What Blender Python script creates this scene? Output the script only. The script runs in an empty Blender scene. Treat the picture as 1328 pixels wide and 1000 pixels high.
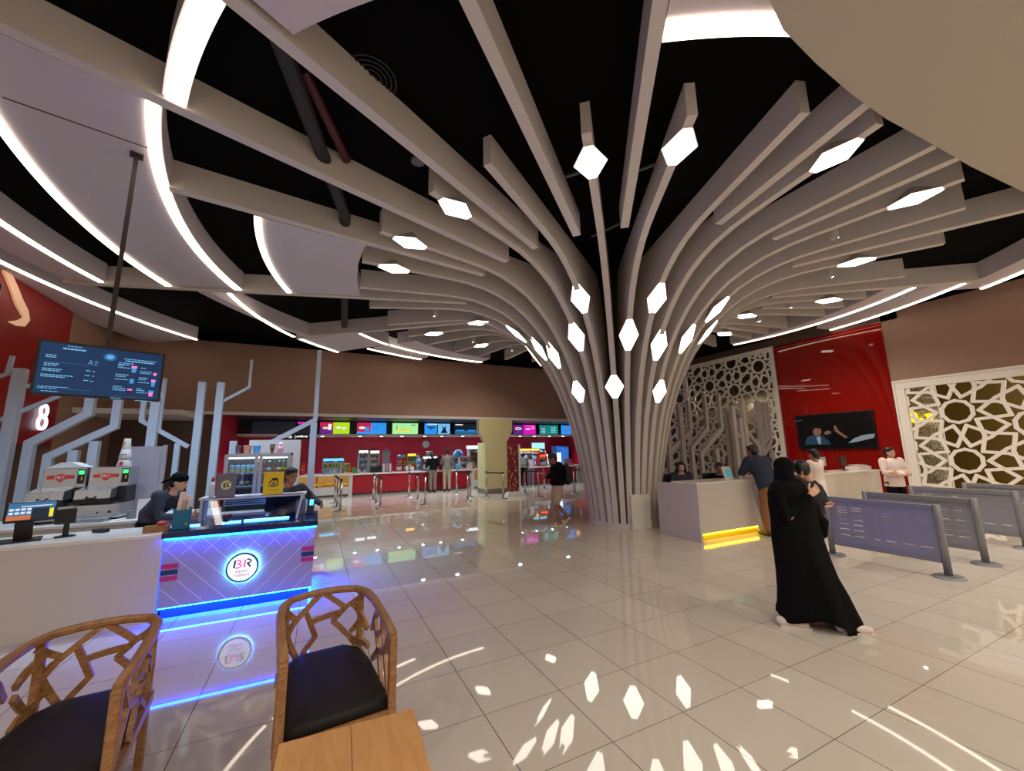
import bpy, bmesh, math, random
from mathutils import Vector, Matrix
random.seed(7)
PI = math.pi
scene = bpy.context.scene
COL = scene.collection
VIEW_YAW = 0.4562          # the room's axes are turned this much from the viewing direction
def lin(c):
    c = c / 255.0
    return c / 12.92 if c <= 0.04045 else ((c + 0.055) / 1.055) ** 2.4
def rgb(r, g, b): return (lin(r), lin(g), lin(b), 1.0)
MATS = {}
def mat(name, col, rough=0.5, metal=0.0, emit=None, es=0.0, spec=0.5, alpha=None, trans=0.0, noise=0.0, nscale=8.0, coat=0.0):
    if name in MATS: return MATS[name]
    m = bpy.data.materials.new(name); m.use_nodes = True
    nt = m.node_tree; p = nt.nodes['Principled BSDF']
    p.inputs['Base Color'].default_value = col
    p.inputs['Roughness'].default_value = rough
    p.inputs['Metallic'].default_value = metal
    p.inputs['Specular IOR Level'].default_value = spec
    if coat: p.inputs['Coat Weight'].default_value = coat; p.inputs['Coat Roughness'].default_value = 0.03
    if trans: p.inputs['Transmission Weight'].default_value = trans
    if alpha is not None: p.inputs['Alpha'].default_value = alpha
    if emit is not None:
        p.inputs['Emission Color'].default_value = emit
        p.inputs['Emission Strength'].default_value = es
    if noise:
        tc = nt.nodes.new('ShaderNodeTexCoord'); n = nt.nodes.new('ShaderNodeTexNoise')
        n.inputs['Scale'].default_value = nscale; n.inputs['Detail'].default_value = 4
        nt.links.new(tc.outputs['Object'], n.inputs['Vector'])
        mx = nt.nodes.new('ShaderNodeMix'); mx.data_type = 'RGBA'; mx.blend_type = 'MIX'
        mx.inputs[6].default_value = tuple(c * (1 - noise) for c in col[:3]) + (1,)
        mx.inputs[7].default_value = tuple(min(1, c * (1 + noise)) for c in col[:3]) + (1,)
        nt.links.new(n.outputs['Fac'], mx.inputs[0]); nt.links.new(mx.outputs[2], p.inputs['Base Color'])
    MATS[name] = m
    return m

# ---------------------------------------------------------------- mesh builder
class B:
    def __init__(self): self.v = []; self.f = []; self.fm = []; self.m = 0; self.M = None
    def _add(self, vs, fs):
        o = len(self.v)
        if self.M is not None: vs = [self.M @ Vector(p) for p in vs]
        self.v += [tuple(p) for p in vs]
        for f in fs: self.f.append([i + o for i in f]); self.fm.append(self.m)
        return self
    def box(self, c, s, rz=0.0, rx=0.0, ry=0.0):
        hx, hy, hz = s[0] / 2, s[1] / 2, s[2] / 2
        R = Matrix.Rotation(rz, 3, 'Z') @ Matrix.Rotation(ry, 3, 'Y') @ Matrix.Rotation(rx, 3, 'X')
        vs = [Vector(c) + R @ Vector((x, y, z)) for x in (-hx, hx) for y in (-hy, hy) for z in (-hz, hz)]
        return self._add(vs, [(0, 1, 3, 2), (4, 6, 7, 5), (0, 4, 5, 1), (2, 3, 7, 6), (0, 2, 6, 4), (1, 5, 7, 3)])
    def bx(self, x0, x1, y0, y1, z0, z1):
        return self.box(((x0 + x1) / 2, (y0 + y1) / 2, (z0 + z1) / 2), (abs(x1 - x0), abs(y1 - y0), abs(z1 - z0)))
    def bar(self, p0, p1, w, d, side=(0, 1, 0)):
        """rectangular bar p0->p1; d is its size along `side`, w across"""
        p0, p1 = Vector(p0), Vector(p1); t = (p1 - p0).normalized(); s = Vector(side); s = (s - t * s.dot(t)).normalized(); u = t.cross(s)
        vs = [p + u * a * w / 2 + s * b * d / 2 for p in (p0, p1) for a, b in ((-1, -1), (1, -1), (1, 1), (-1, 1))]
        return self._add(vs, [(3, 2, 1, 0), (4, 5, 6, 7), (0, 1, 5, 4), (1, 2, 6, 5), (2, 3, 7, 6), (3, 0, 4, 7)])
    def sweep(self, pts, w, d, side=(0, 1, 0)):
        """mitred rectangular bar along a polyline lying in the plane normal to `side`"""
        pts = [Vector(p) for p in pts]; s = Vector(side).normalized(); n = len(pts); vs = []
        for i, p in enumerate(pts):
            a = (pts[i] - pts[i - 1]).normalized() if i else None
            b = (pts[i + 1] - pts[i]).normalized() if i < n - 1 else None
            t = (a + b).normalized() if a and b else (a or b)
            u = t.cross(s).normalized()
            k = 1 / max(0.3, t.dot(a or b))
            for q, r in ((-1, -1), (1, -1), (1, 1), (-1, 1)): vs.append(p + u * q * w / 2 * k + s * r * d / 2)
        fs = [(3, 2, 1, 0), tuple(4 * (n - 1) + i for i in range(4))]
        for i in range(n - 1):
            for j in range(4):
                fs.append((4 * i + j, 4 * i + (j + 1) % 4, 4 * i + 4 + (j + 1) % 4, 4 * i + 4 + j))
        return self._add(vs, fs)
    def rail(self, pts, w, h):
        """bar with vertical sides along a 3-D path: w across, h high"""
        pts = [Vector(p) for p in pts]; n = len(pts); vs = []
        for i, p in enumerate(pts):
            t = (pts[min(i + 1, n - 1)] - pts[max(i - 1, 0)]).normalized()
            s = Vector((0, 0, 1)).cross(t).normalized(); u = t.cross(s)
            for q, r in ((-1, -1), (1, -1), (1, 1), (-1, 1)): vs.append(p + s * q * w / 2 + u * r * h / 2)
        fs = [(3, 2, 1, 0), tuple(4 * (n - 1) + i for i in range(4))]
        for i in range(n - 1):
            for j in range(4): fs.append((4 * i + j, 4 * i + (j + 1) % 4, 4 * i + 4 + (j + 1) % 4, 4 * i + 4 + j))
        return self._add(vs, fs)
    def tube(self, pts, r, n=10):
        pts = [Vector(p) for p in pts]; vs = []; m = len(pts)
        for i, p in enumerate(pts):
            t = (pts[min(i + 1, m - 1)] - pts[max(i - 1, 0)]).normalized()
            a = Vector((0, 0, 1)) if abs(t.z) < 0.9 else Vector((1, 0, 0))
            u = t.cross(a).normalized(); w = t.cross(u); rr = r[i] if isinstance(r, (list, tuple)) else r
            for k in range(n): vs.append(p + (u * math.cos(2 * PI * k / n) + w * math.sin(2 * PI * k / n)) * rr)
        fs = [tuple(range(n))[::-1], tuple((m - 1) * n + k for k in range(n))]
        for i in range(m - 1):
            for k in range(n): fs.append((i * n + k, i * n + (k + 1) % n, (i + 1) * n + (k + 1) % n, (i + 1) * n + k))
        return self._add(vs, fs)
    def lathe(self, prof, c=(0, 0, 0), n=20, sx=1.0, sy=1.0):
        vs = []; m = len(prof); c = Vector(c)
        for r, z in prof:
            for k in range(n): vs.append(c + Vector((r * sx * math.cos(2 * PI * k / n), r * sy * math.sin(2 * PI * k / n), z)))
        fs = [tuple(range(n))[::-1], tuple((m - 1) * n + k for k in range(n))]
        for i in range(m - 1):
            for k in range(n): fs.append((i * n + k, i * n + (k + 1) % n, (i + 1) * n + (k + 1) % n, (i + 1) * n + k))
        return self._add(vs, fs)
    def ell(self, c, r, n=14, m=9, R=None):
        vs = []; fs = []; c = Vector(c)
        for i in range(1, m):
            a = PI * i / m
            for k in range(n):
                p = Vector((r[0] * math.sin(a) * math.cos(2 * PI * k / n), r[1] * math.sin(a) * math.sin(2 * PI * k / n), -r[2] * math.cos(a)))
                vs.append(c + (R @ p if R else p))
        b = Vector((0, 0, -r[2])); t = Vector((0, 0, r[2]))
        vs += [c + (R @ b if R else b), c + (R @ t if R else t)]
        ib, it = len(vs) - 2, len(vs) - 1
        for k in range(n):
            fs.append((ib, (k + 1) % n, k)); fs.append((it, (m - 2) * n + k, (m - 2) * n + (k + 1) % n))
        for i in range(m - 2):
            for k in range(n): fs.append((i * n + k, i * n + (k + 1) % n, (i + 1) * n + (k + 1) % n, (i + 1) * n + k))
        return self._add(vs, fs)
    def prism(self, poly, fn, t0, t1):
        """poly: 2-D outline, fn(u,v,t) -> point; extruded from t0 to t1"""
        n = len(poly)
        vs = [fn(u, v, t0) for u, v in poly] + [fn(u, v, t1) for u, v in poly]
        fs = [tuple(range(n))[::-1], tuple(range(n, 2 * n))] + [(i, (i + 1) % n, n + (i + 1) % n, n + i) for i in range(n)]
        return self._add(vs, fs)
    def loft(self, rings, right=(1, 0, 0), n=16, cap=True):
        """rings: (centre, rx, ry): closed body with elliptical sections, rx along `right`"""
        vs = []; fs = []; m = len(rings); P = [Vector(r[0]) for r in rings]; X = Vector(right)
        for i, (c, rx, ry) in enumerate(rings):
            t = (P[min(i + 1, m - 1)] - P[max(i - 1, 0)]).normalized()
            u = X - t * X.dot(t)
            if u.length < 1e-3: u = Vector((0, 1, 0)) - t * t.y
            u.normalize(); w = t.cross(u)
            for k in range(n): vs.append(P[i] + u * rx * math.cos(2 * PI * k / n) + w * ry * math.sin(2 * PI * k / n))
        fs = [tuple(range(n))[::-1], tuple((m - 1) * n + k for k in range(n))]
        for i in range(m - 1):
            for k in range(n): fs.append((i * n + k, i * n + (k + 1) % n, (i + 1) * n + (k + 1) % n, (i + 1) * n + k))
        return self._add(vs, fs)
    def limb(self, pts, rr, right=(1, 0, 0), n=12, flat=1.0):
        """rounded tapering limb through pts with radii rr"""
        pts = [Vector(p) for p in pts]; R = []
        t0 = (pts[0] - pts[1]).normalized(); t1 = (pts[-1] - pts[-2]).normalized()
        for a in (0.95, 0.7, 0.35): R.append((pts[0] + t0 * rr[0] * a, rr[0] * math.sqrt(1 - a * a), rr[0] * math.sqrt(1 - a * a) * flat))
        for p, r in zip(pts, rr): R.append((p, r, r * flat))
        for a in (0.35, 0.7, 0.95): R.append((pts[-1] + t1 * rr[-1] * a, rr[-1] * math.sqrt(1 - a * a), rr[-1] * math.sqrt(1 - a * a) * flat))
        return self.loft(R, right, n)
    def mesh(self, name):
        me = bpy.data.meshes.new(name); me.from_pydata(self.v, [], self.f); me.update()
        bm = bmesh.new(); bm.from_mesh(me); bmesh.ops.recalc_face_normals(bm, faces=bm.faces); bm.to_mesh(me); bm.free()
        return me
    def obj(self, name, mats, parent=None, smooth=False, bevel=0.0, loc=None):
        me = self.mesh(name)
        if not isinstance(mats, (list, tuple)): mats = [mats]
        for m in mats: me.materials.append(m)
        for p, i in zip(me.polygons, self.fm): p.material_index = i
        if smooth:
            for p in me.polygons: p.use_smooth = True
        o = bpy.data.objects.new(name, me); COL.objects.link(o)
        if parent is not None: o.parent = parent
        if loc is not None: o.location = loc
        if bevel:
            bv = o.modifiers.new('soft_edge', 'BEVEL'); bv.width = bevel; bv.segments = 2; bv.limit_method = 'ANGLE'; bv.angle_limit = 0.7
        if smooth == 'auto':
            for p in me.polygons: p.use_smooth = False
        return o

def thing(name, label, cat, loc=(0, 0, 0), rz=0.0, group=None):
    o = bpy.data.objects.new(name, None); COL.objects.link(o)
    o.empty_display_size = 0.1; o.location = loc; o.rotation_euler = (0, 0, rz)
    o['label'] = label; o['category'] = cat
    if group: o['group'] = group
    return o
def tag(o, label, cat, group=None):
    o['label'] = label; o['category'] = cat
    if group: o['group'] = group
    return o
def struct(o, label=None, cat=None):
    o['kind'] = 'structure'
    if label: o['label'] = label
    if cat: o['category'] = cat
    return o
def dup(root, loc, rz, label, group=None):
    r = root.copy(); COL.objects.link(r); r.location = loc; r.rotation_euler = (0, 0, rz); r['label'] = label
    if group: r['group'] = group
    for ch in list(root.children):
        c = ch.copy(); COL.objects.link(c); c.parent = r
        for g in list(ch.children):
            d = g.copy(); COL.objects.link(d); d.parent = c
    return r
def bake(b, voxel, it=6, name='body'):
    """union of overlapping closed shapes -> one continuous smooth surface"""
    me = b.mesh('raw'); o = bpy.data.objects.new('raw', me); COL.objects.link(o)
    r = o.modifiers.new('r', 'REMESH'); r.mode = 'VOXEL'; r.voxel_size = voxel
    s = o.modifiers.new('s', 'SMOOTH'); s.factor = 0.5; s.iterations = it
    dg = bpy.context.evaluated_depsgraph_get(); dg.update()
    out = bpy.data.meshes.new_from_object(o.evaluated_get(dg)); out.name = name
    bpy.data.objects.remove(o)
    for p in out.polygons: p.use_smooth = True
    return out
def mobj(name, me, m, parent=None, loc=None):
    me.materials.clear(); me.materials.append(m)
    o = bpy.data.objects.new(name, me); COL.objects.link(o)
    if parent is not None: o.parent = parent
    if loc is not None: o.location = loc
    return o
def text_into(b, s, size, fn, depth=0.004, align='CENTER', shear=0.0):
    """adds lettering s to builder b; fn maps text plane (u,v,t) to space"""
    cu = bpy.data.curves.new('lettering', 'FONT'); cu.body = s; cu.size = size; cu.align_x = align; cu.align_y = 'CENTER'; cu.resolution_u = 3
    cu.shear = shear; cu.extrude = 0.5; cu.offset = size * 0.012
    o = bpy.data.objects.new('lettering', cu); COL.objects.link(o)
    dg = bpy.context.evaluated_depsgraph_get(); dg.update()
    me = bpy.data.meshes.new_from_object(o.evaluated_get(dg)); bpy.data.objects.remove(o)
    b._add([fn(v.co.x, v.co.y, (v.co.z + 0.5) * depth) for v in me.vertices], [tuple(p.vertices) for p in me.polygons])
    bpy.data.meshes.remove(me)

# ---------------------------------------------------------------- materials
def wood_mat(name, c1, c2, scale=1.0, rough=0.38):
    m = bpy.data.materials.new(name); m.use_nodes = True; nt = m.node_tree; p = nt.nodes['Principled BSDF']
    tc = nt.nodes.new('ShaderNodeTexCoord'); mp = nt.nodes.new('ShaderNodeMapping'); mp.inputs['Scale'].default_value = (14 * scale, 1.6 * scale, 14 * scale)
    n = nt.nodes.new('ShaderNodeTexNoise'); n.inputs['Scale'].default_value = 2.2; n.inputs['Detail'].default_value = 6; n.inputs['Distortion'].default_value = 1.1
    w = nt.nodes.new('ShaderNodeTexWave'); w.wave_type = 'RINGS'; w.inputs['Scale'].default_value = 0.9; w.inputs['Distortion'].default_value = 5; w.inputs['Detail'].default_value = 2
    nt.links.new(tc.outputs['Object'], mp.inputs[0]); nt.links.new(mp.outputs[0], n.inputs['Vector']); nt.links.new(mp.outputs[0], w.inputs['Vector'])
    ad = nt.nodes.new('ShaderNodeMath'); ad.operation = 'MULTIPLY_ADD'; ad.inputs[1].default_value = 0.12; nt.links.new(w.outputs['Fac'], ad.inputs[0]); nt.links.new(n.outputs['Fac'], ad.inputs[2])
    r = nt.nodes.new('ShaderNodeValToRGB'); r.color_ramp.elements[0].position = 0.35; r.color_ramp.elements[0].color = c2; r.color_ramp.elements[1].position = 0.85; r.color_ramp.elements[1].color = c1
    nt.links.new(ad.outputs[0], r.inputs[0]); nt.links.new(r.outputs[0], p.inputs['Base Color']); p.inputs['Roughness'].default_value = rough
    return m
M_wood = wood_mat('oak_wood', rgb(170, 122, 76), rgb(128, 86, 48))
M_table = wood_mat('table_oak', rgb(206, 154, 96), rgb(182, 130, 76), 0.8, 0.42)
M_seat = mat('black_leather', rgb(26, 22, 22), 0.6, spec=0.3, noise=0.15, nscale=30)
M_fin = mat('silver_grey_paint', rgb(208, 199, 192), 0.5)
M_panel = mat('ceiling_panel_lilac_lit', rgb(204, 194, 200), 0.6)  # white paint with the lilac bounce light mixed into its colour
M_beam = mat('beam_grey_paint', rgb(208, 199, 192), 0.5)
M_black = mat('black_ceiling', rgb(7, 6, 6), 0.9, spec=0.08, noise=0.3, nscale=1.2)
M_pipe = mat('dark_pipe', rgb(34, 30, 30), 0.6)
M_redpipe = mat('red_pipe', rgb(70, 14, 12), 0.5)
WARM = (1.0, 0.86, 0.68, 1)
M_strip = mat('warm_light_strip', rgb(250, 240, 220), 0.5, emit=WARM, es=3.2)
M_dia = mat('diamond_light_glass', rgb(250, 246, 236), 0.5, emit=(1.0, 0.90, 0.78, 1), es=4.0)
M_brown = mat('brown_wall', rgb(152, 117, 98), 0.55, noise=0.04, nscale=2)
M_dbrown = mat('dark_brown_wall', rgb(92, 70, 58), 0.6)
M_redwall = mat('red_gloss_wall', rgb(138, 18, 12), 0.02, spec=0.6)
M_redpaint = mat('red_wall', rgb(186, 22, 52), 0.4)
M_signred = mat('red_panel', rgb(150, 14, 12), 0.4)
M_white = mat('white_counter', rgb(200, 190, 182), 0.28)
M_whitetop = mat('white_worktop', rgb(222, 214, 206), 0.16)
M_trim = mat('white_trim', rgb(206, 200, 196), 0.4)
M_screenwhite = mat('white_lattice', rgb(236, 228, 218), 0.5)
M_steel = mat('brushed_steel', rgb(190, 192, 196), 0.24, 0.9)
M_chrome = mat('chrome', rgb(190, 188, 186), 0.2, 1.0)
M_dark = mat('black_plastic', rgb(20, 20, 22), 0.35)
M_grey = mat('grey_plastic', rgb(110, 110, 114), 0.45)
M_bar = mat('barrier_grey', rgb(132, 132, 136), 0.4, 0.35)
M_barpanel = mat('barrier_panel', rgb(140, 140, 152), 0.42, 0.3)
M_post = mat('cool_lit_tree_paint', rgb(178, 186, 198), 0.45, 0.1)  # silver paint with the cool light on the left trees put into its colour
M_post2 = mat('warm_lit_tree_paint', rgb(160, 150, 144), 0.5)  # same tree paint with the warm light at the right put into its colour
M_skin = mat('skin_light', rgb(206, 158, 130), 0.5)
M_skin2 = mat('skin_tan', rgb(150, 100, 72), 0.5)
M_hair = mat('black_hair', rgb(16, 13, 13), 0.45)
M_cloth_black = mat('black_cloth', rgb(8, 8, 9), 0.9, spec=0.15)
M_floor = None
def emis(name, r, g, b, s): return mat(name, rgb(r * 0.4, g * 0.4, b * 0.4), 0.3, emit=rgb(r, g, b), es=s)
def glass(name, tint=(0.9, 0.95, 1, 1), a=0.16):
    m = bpy.data.materials.new(name); m.use_nodes = True; nt = m.node_tree
    for n in list(nt.nodes): nt.nodes.remove(n)
    o = nt.nodes.new('ShaderNodeOutputMaterial'); t = nt.nodes.new('ShaderNodeBsdfTransparent'); g = nt.nodes.new('ShaderNodeBsdfGlossy'); mx = nt.nodes.new('ShaderNodeMixShader'); fr = nt.nodes.new('ShaderNodeFresnel')
    t.inputs[0].default_value = tint; g.inputs['Roughness'].default_value = 0.03; fr.inputs[0].default_value = 1.45
    ad = nt.nodes.new('ShaderNodeMath'); ad.operation = 'MULTIPLY_ADD'; ad.inputs[1].default_value = 0.8; ad.inputs[2].default_value = a * 0.3
    nt.links.new(fr.outputs[0], ad.inputs[0]); nt.links.new(ad.outputs[0], mx.inputs[0]); nt.links.new(t.outputs[0], mx.inputs[1]); nt.links.new(g.outputs[0], mx.inputs[2]); nt.links.new(mx.outputs[0], o.inputs[0])
    return m
M_glass = glass('clear_glass')
M_darkglass = mat('dark_interior_glass', rgb(52, 46, 26), 0.06, spec=0.6)
def floor_mat():
    m = bpy.data.materials.new('polished_floor_tiles'); m.use_nodes = True; nt = m.node_tree; p = nt.nodes['Principled BSDF']; L = nt.links
    tc = nt.nodes.new('ShaderNodeTexCoord'); sp = nt.nodes.new('ShaderNodeSeparateXYZ'); L.new(tc.outputs['Object'], sp.inputs[0])
    def line(out, off, w):
        a = nt.nodes.new('ShaderNodeMath'); a.operation = 'SUBTRACT'; a.inputs[1].default_value = off; L.new(out, a.inputs[0])
        b = nt.nodes.new('ShaderNodeMath'); b.operation = 'PINGPONG'; b.inputs[1].default_value = 0.3; L.new(a.outputs[0], b.inputs[0])
        c = nt.nodes.new('ShaderNodeMath'); c.operation = 'LESS_THAN'; c.inputs[1].default_value = w; L.new(b.outputs[0], c.inputs[0])
        return c.outputs[0]
    lx = line(sp.outputs[0], 1.12, 0.0026); ly = line(sp.outputs[1], 2.798, 0.0020)
    mxm = nt.nodes.new('ShaderNodeMath'); mxm.operation = 'MAXIMUM'; L.new(lx, mxm.inputs[0]); L.new(ly, mxm.inputs[1])
    # slight tone change from tile to tile
    fl = nt.nodes.new('ShaderNodeVectorMath'); fl.operation = 'SNAP'; fl.inputs[1].default_value = (0.6, 0.6, 10)
    of = nt.nodes.new('ShaderNodeVectorMath'); of.operation = 'SUBTRACT'; of.inputs[1].default_value = (0.52, 0.398, 0); L.new(tc.outputs['Object'], of.inputs[0]); L.new(of.outputs[0], fl.inputs[0])
    wn = nt.nodes.new('ShaderNodeTexWhiteNoise'); L.new(fl.outputs[0], wn.inputs['Vector'])
    n = nt.nodes.new('ShaderNodeTexNoise'); n.inputs['Scale'].default_value = 1.3; n.inputs['Detail'].default_value = 3; L.new(tc.outputs['Object'], n.inputs['Vector'])
    r = nt.nodes.new('ShaderNodeMix'); r.data_type = 'RGBA'; r.inputs[6].default_value = rgb(196, 186, 172); r.inputs[7].default_value = rgb(203, 193, 179); L.new(wn.outputs['Value'], r.inputs[0])
    g = nt.nodes.new('ShaderNodeMix'); g.data_type = 'RGBA'; g.inputs[7].default_value = rgb(74, 64, 54); L.new(mxm.outputs[0], g.inputs[0]); L.new(r.outputs[2], g.inputs[6])
    L.new(g.outputs[2], p.inputs['Base Color'])
    rr = nt.nodes.new('ShaderNodeMapRange'); rr.inputs[3].default_value = 0.012; rr.inputs[4].default_value = 0.035; L.new(n.outputs['Fac'], rr.inputs[0]); L.new(rr.outputs[0], p.inputs['Roughness'])
    p.inputs['Specular IOR Level'].default_value = 0.8
    return m
M_floor = floor_mat()

# ---------------------------------------------------------------- camera
F_PX, PIT, ROL, EYE = 513.3, 0.16332, -0.018033, 1.76
def cam():
    cd = bpy.data.cameras.new('camera'); cd.sensor_width = 36.0; cd.sensor_fit = 'HORIZONTAL'; cd.lens = F_PX / 1328 * 36.0; cd.clip_start = 0.05; cd.clip_end = 200
    o = bpy.data.objects.new('camera', cd); COL.objects.link(o)
    f = Vector((0, math.cos(PIT), math.sin(PIT))); u = Vector((0, -math.sin(PIT), math.cos(PIT))); x = Vector((1, 0, 0))
    X = x * math.cos(ROL) + u * math.sin(ROL); U = u * math.cos(ROL) - x * math.sin(ROL)
    Rz = Matrix.Rotation(-VIEW_YAW, 3, 'Z'); X, U, f = Rz @ X, Rz @ U, Rz @ f
    M = Matrix.Identity(4)
    for i in range(3): M[i][0] = X[i]; M[i][1] = U[i]; M[i][2] = -f[i]
    M.translation = (0, 0, EYE); o.matrix_world = M
    scene.camera = o
cam()
# ---------------------------------------------------------------- room shell
ZC = 5.8                                   # black ceiling
def shell():
    struct(B().bx(-16, 20, -9, 24, -0.1, 0).obj('floor', M_floor), 'large polished cream floor tiles', 'floor')
    struct(B().bx(-16, 20, -9, 24, ZC, ZC + 0.1).obj('ceiling', M_black), 'black open ceiling above the panels', 'ceiling')
    # back fascia over the concession and the wall beside it
    b = B().bx(-5.9, 14.7, 16.0, 16.12, 3.22, 5.58)
    struct(b.obj('wall_back', M_brown), 'brown fascia wall above the concession stand', 'wall')
    struct(B().bx(-5.9, 14.7, 16.0, 16.12, 5.58, ZC).obj('trim_1', M_black), 'black strip between the fascia and the ceiling', 'trim')
    struct(B().bx(-5.75, 14.7, 15.97, 16.13, 3.12, 3.22).obj('trim_2', M_trim), 'white edge under the brown fascia', 'trim')
    struct(B().bx(-5.75, -2.95, 16.35, 16.5, 0, 3.3).obj('wall_back_lower', M_dbrown), 'dark brown wall under the fascia', 'wall')
    struct(B().bx(-5.85, -5.7, 4.0, 13.4, 2.08, ZC).obj('wall_left_red', M_signred), 'red wall panel above the cinema doorway', 'wall')
    struct(B().bx(-6.5, -6.4, 4.0, 13.4, 0, 2.12).obj('door_1', mat('dark_doorway', rgb(28, 34, 30), 0.5)), 'dark cinema doorway under the red panel', 'door')
    struct(B().bx(-6.4, -5.7, 13.4, 16.5, 0, ZC).obj('wall_left_return', M_brown), 'brown wall between the red panel and the fascia', 'wall')
    struct(B().prism([(-5.69, 14.0), (-3.45, 14.0), (-3.45, 16.34), (-5.69, 16.34)], lambda u, v, t: Vector((u, v, t)), 2.92, 3.06).obj('ceiling_canopy', M_trim), 'pale canopy under the brown fascia at the left', 'ceiling')
    # concession recess
    struct(B().bx(-2.95, 14.0, 21.0, 21.1, 0, 3.24).obj('wall_concession', M_redpaint), 'red back wall of the concession stand', 'wall')
    struct(B().bx(-3.05, -2.95, 16.35, 21.1, 0, 3.24).obj('wall_concession_left', M_redpaint), 'red side wall of the concession stand', 'wall')
    struct(B().bx(13.9, 14.0, 18.9, 21.1, 0, 3.24).obj('wall_concession_right', M_redpaint), 'red end wall beside the corridor', 'wall')
    struct(B().bx(-3.0, 16.5, 16.12, 21.1, 3.24, 3.32).obj('ceiling_concession', mat('dark_soffit', rgb(48, 44, 48), 0.5)), 'dark soffit over the concession stand', 'ceiling')
    struct(B().bx(12.0, 19.9, 23.0, 23.1, 0, ZC).obj('wall_corridor', mat('corridor_teal', rgb(50, 78, 84), 0.5)), 'dim teal wall at the end of the corridor', 'wall')
    # right wall, left of the ticket hall: brown above, red gloss panel, carved screens
    X = 14.7
    struct(B().bx(X, X + 0.15, -9, 5.28, 3.52, 5.55).obj('wall_right', M_brown), 'brown wall above the white carved screen', 'wall')
    struct(B().bx(X - 0.03, X + 0.15, 5.28, 8.35, 0, 5.3).obj('wall_right_red', M_redwall), 'glossy red wall behind the ticket counter', 'wall')
    struct(B().bx(X - 0.034, X + 0.0, 5.28, 8.35, 5.2, 5.215).obj('trim_4', mat('groove_light', rgb(200, 110, 100), 0.3)), 'thin pale joint across the top of the red wall', 'trim')
    struct(B().bx(X, X + 0.15, 8.35, 17, 5.35, 5.6).obj('wall_right_upper', M_dbrown), 'dark band above the carved screen by the column', 'wall')
    struct(B().bx(X, X + 0.15, 4.9, 8.35, 5.3, ZC).obj('wall_right_upper_red', M_dbrown), 'dark band above the red wall', 'wall')
    struct(B().bx(X, X + 0.15, -9, 4.9, 5.55, ZC).obj('trim_5', M_black), 'black strip above the brown right wall', 'trim')
    struct(B().bx(17.4, 17.5, -9, 5.2, 0, 3.6).obj('wall_lounge', mat('lounge_olive', rgb(104, 88, 40), 0.4)), 'olive wall of the lounge behind the carved screen', 'wall')
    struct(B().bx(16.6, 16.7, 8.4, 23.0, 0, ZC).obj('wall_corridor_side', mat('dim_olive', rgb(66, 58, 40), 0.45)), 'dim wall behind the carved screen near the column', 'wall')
    # left side of the hall beyond the counters
    struct(B().bx(-12.1, -12, -9, 16, 0, ZC).obj('wall_left', M_brown), 'brown left wall', 'wall')
shell()

# pipes and fittings in the black ceiling
tag(B().tube([(-1.0, 2.0, 5.62), (0.2, 6.5, 5.62), (0.6, 13.5, 5.62)], 0.09).obj('ceiling_pipe', M_pipe), 'dark pipe running along the black ceiling past the column', 'pipe')
tag(B().tube([(-0.35, 4.1, 5.72), (0.15, 5.3, 5.72)], 0.06).obj('sprinkler_pipe', M_redpipe), 'short dull red pipe under the black ceiling beside the round vent', 'pipe')
b = B()
for i in range(5): b.lathe([(0.06 + 0.05 * i, 0), (0.085 + 0.05 * i, -0.03 + 0.004 * i), (0.09 + 0.05 * i, 0)], (0.3, 4.0, ZC - 0.005), 28)
tag(b.obj('ceiling_diffuser', M_pipe, smooth=True), 'round dark air diffuser with rings in the black ceiling', 'vent')
tag(B().lathe([(0.10, 0), (0.10, -0.03), (0.075, -0.05), (0.0, -0.055)], (1.05, 5.0, ZC), 20).obj('smoke_detector', M_grey, smooth=True), 'small round grey detector on the black ceiling', 'detector')
for i, (p, q) in enumerate((((3.9, 4.0), (4.15, 3.6)), ((4.5, 5.6), (4.7, 5.0)), ((3.1, 4.4), (3.35, 4.1)))):
    tag(B().bar((p[0], p[1], ZC - 0.03), (q[0], q[1], ZC - 0.03), 0.03, 0.03, (0, 0, 1)).obj('ceiling_bracket', M_grey), ('short grey bracket in the ceiling right of the front diamond light', 'short grey bracket in the ceiling close to the column top', 'short grey bracket in the ceiling behind the front diamond light')[i], 'bracket')

# ---------------------------------------------------------------- tree column
CX, CY, NF = 6.83, 7.84, 32
ZB = 5.38
# the fins are not spaced quite evenly: surveyed direction of each fin (and half-way beam), degrees
SURVEY = [(-22, 6.8), (-11, 128.9), (-10, 139.0), (-9, 151.0), (-8, 160.9), (-7.5, 168.2), (-7, 172.2), (-6, 184.8), (-5.5, 190.6), (-5, 196.4), (-4, 208.3), (-3.5, 215.1), (-3, 219.6), (-2.5, 226.1), (-2, 232.9), (-1.5, 236.6), (-1, 241.9), (-.5, 248.0), (0, 253.6), (.5, 259.2), (1, 264.2), (2, 275.6), (2.5, 280.9), (3, 284.8), (4, 294.7), (4.5, 299.9), (5, 306.1), (6, 315.8), (6.5, 322.4), (7, 328.7), (8, 343.0), (8.5, 349.2), (9, 354.8), (10, 366.8)]
def ang(k):
    k = (k + 22) % 32 - 22
    for (k0, a0), (k1, a1) in zip(SURVEY, SURVEY[1:]):
        if k0 <= k <= k1: return math.radians(a0 + (a1 - a0) * (k - k0) / (k1 - k0)) - VIEW_YAW
    return math.radians(366.8) - VIEW_YAW
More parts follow.
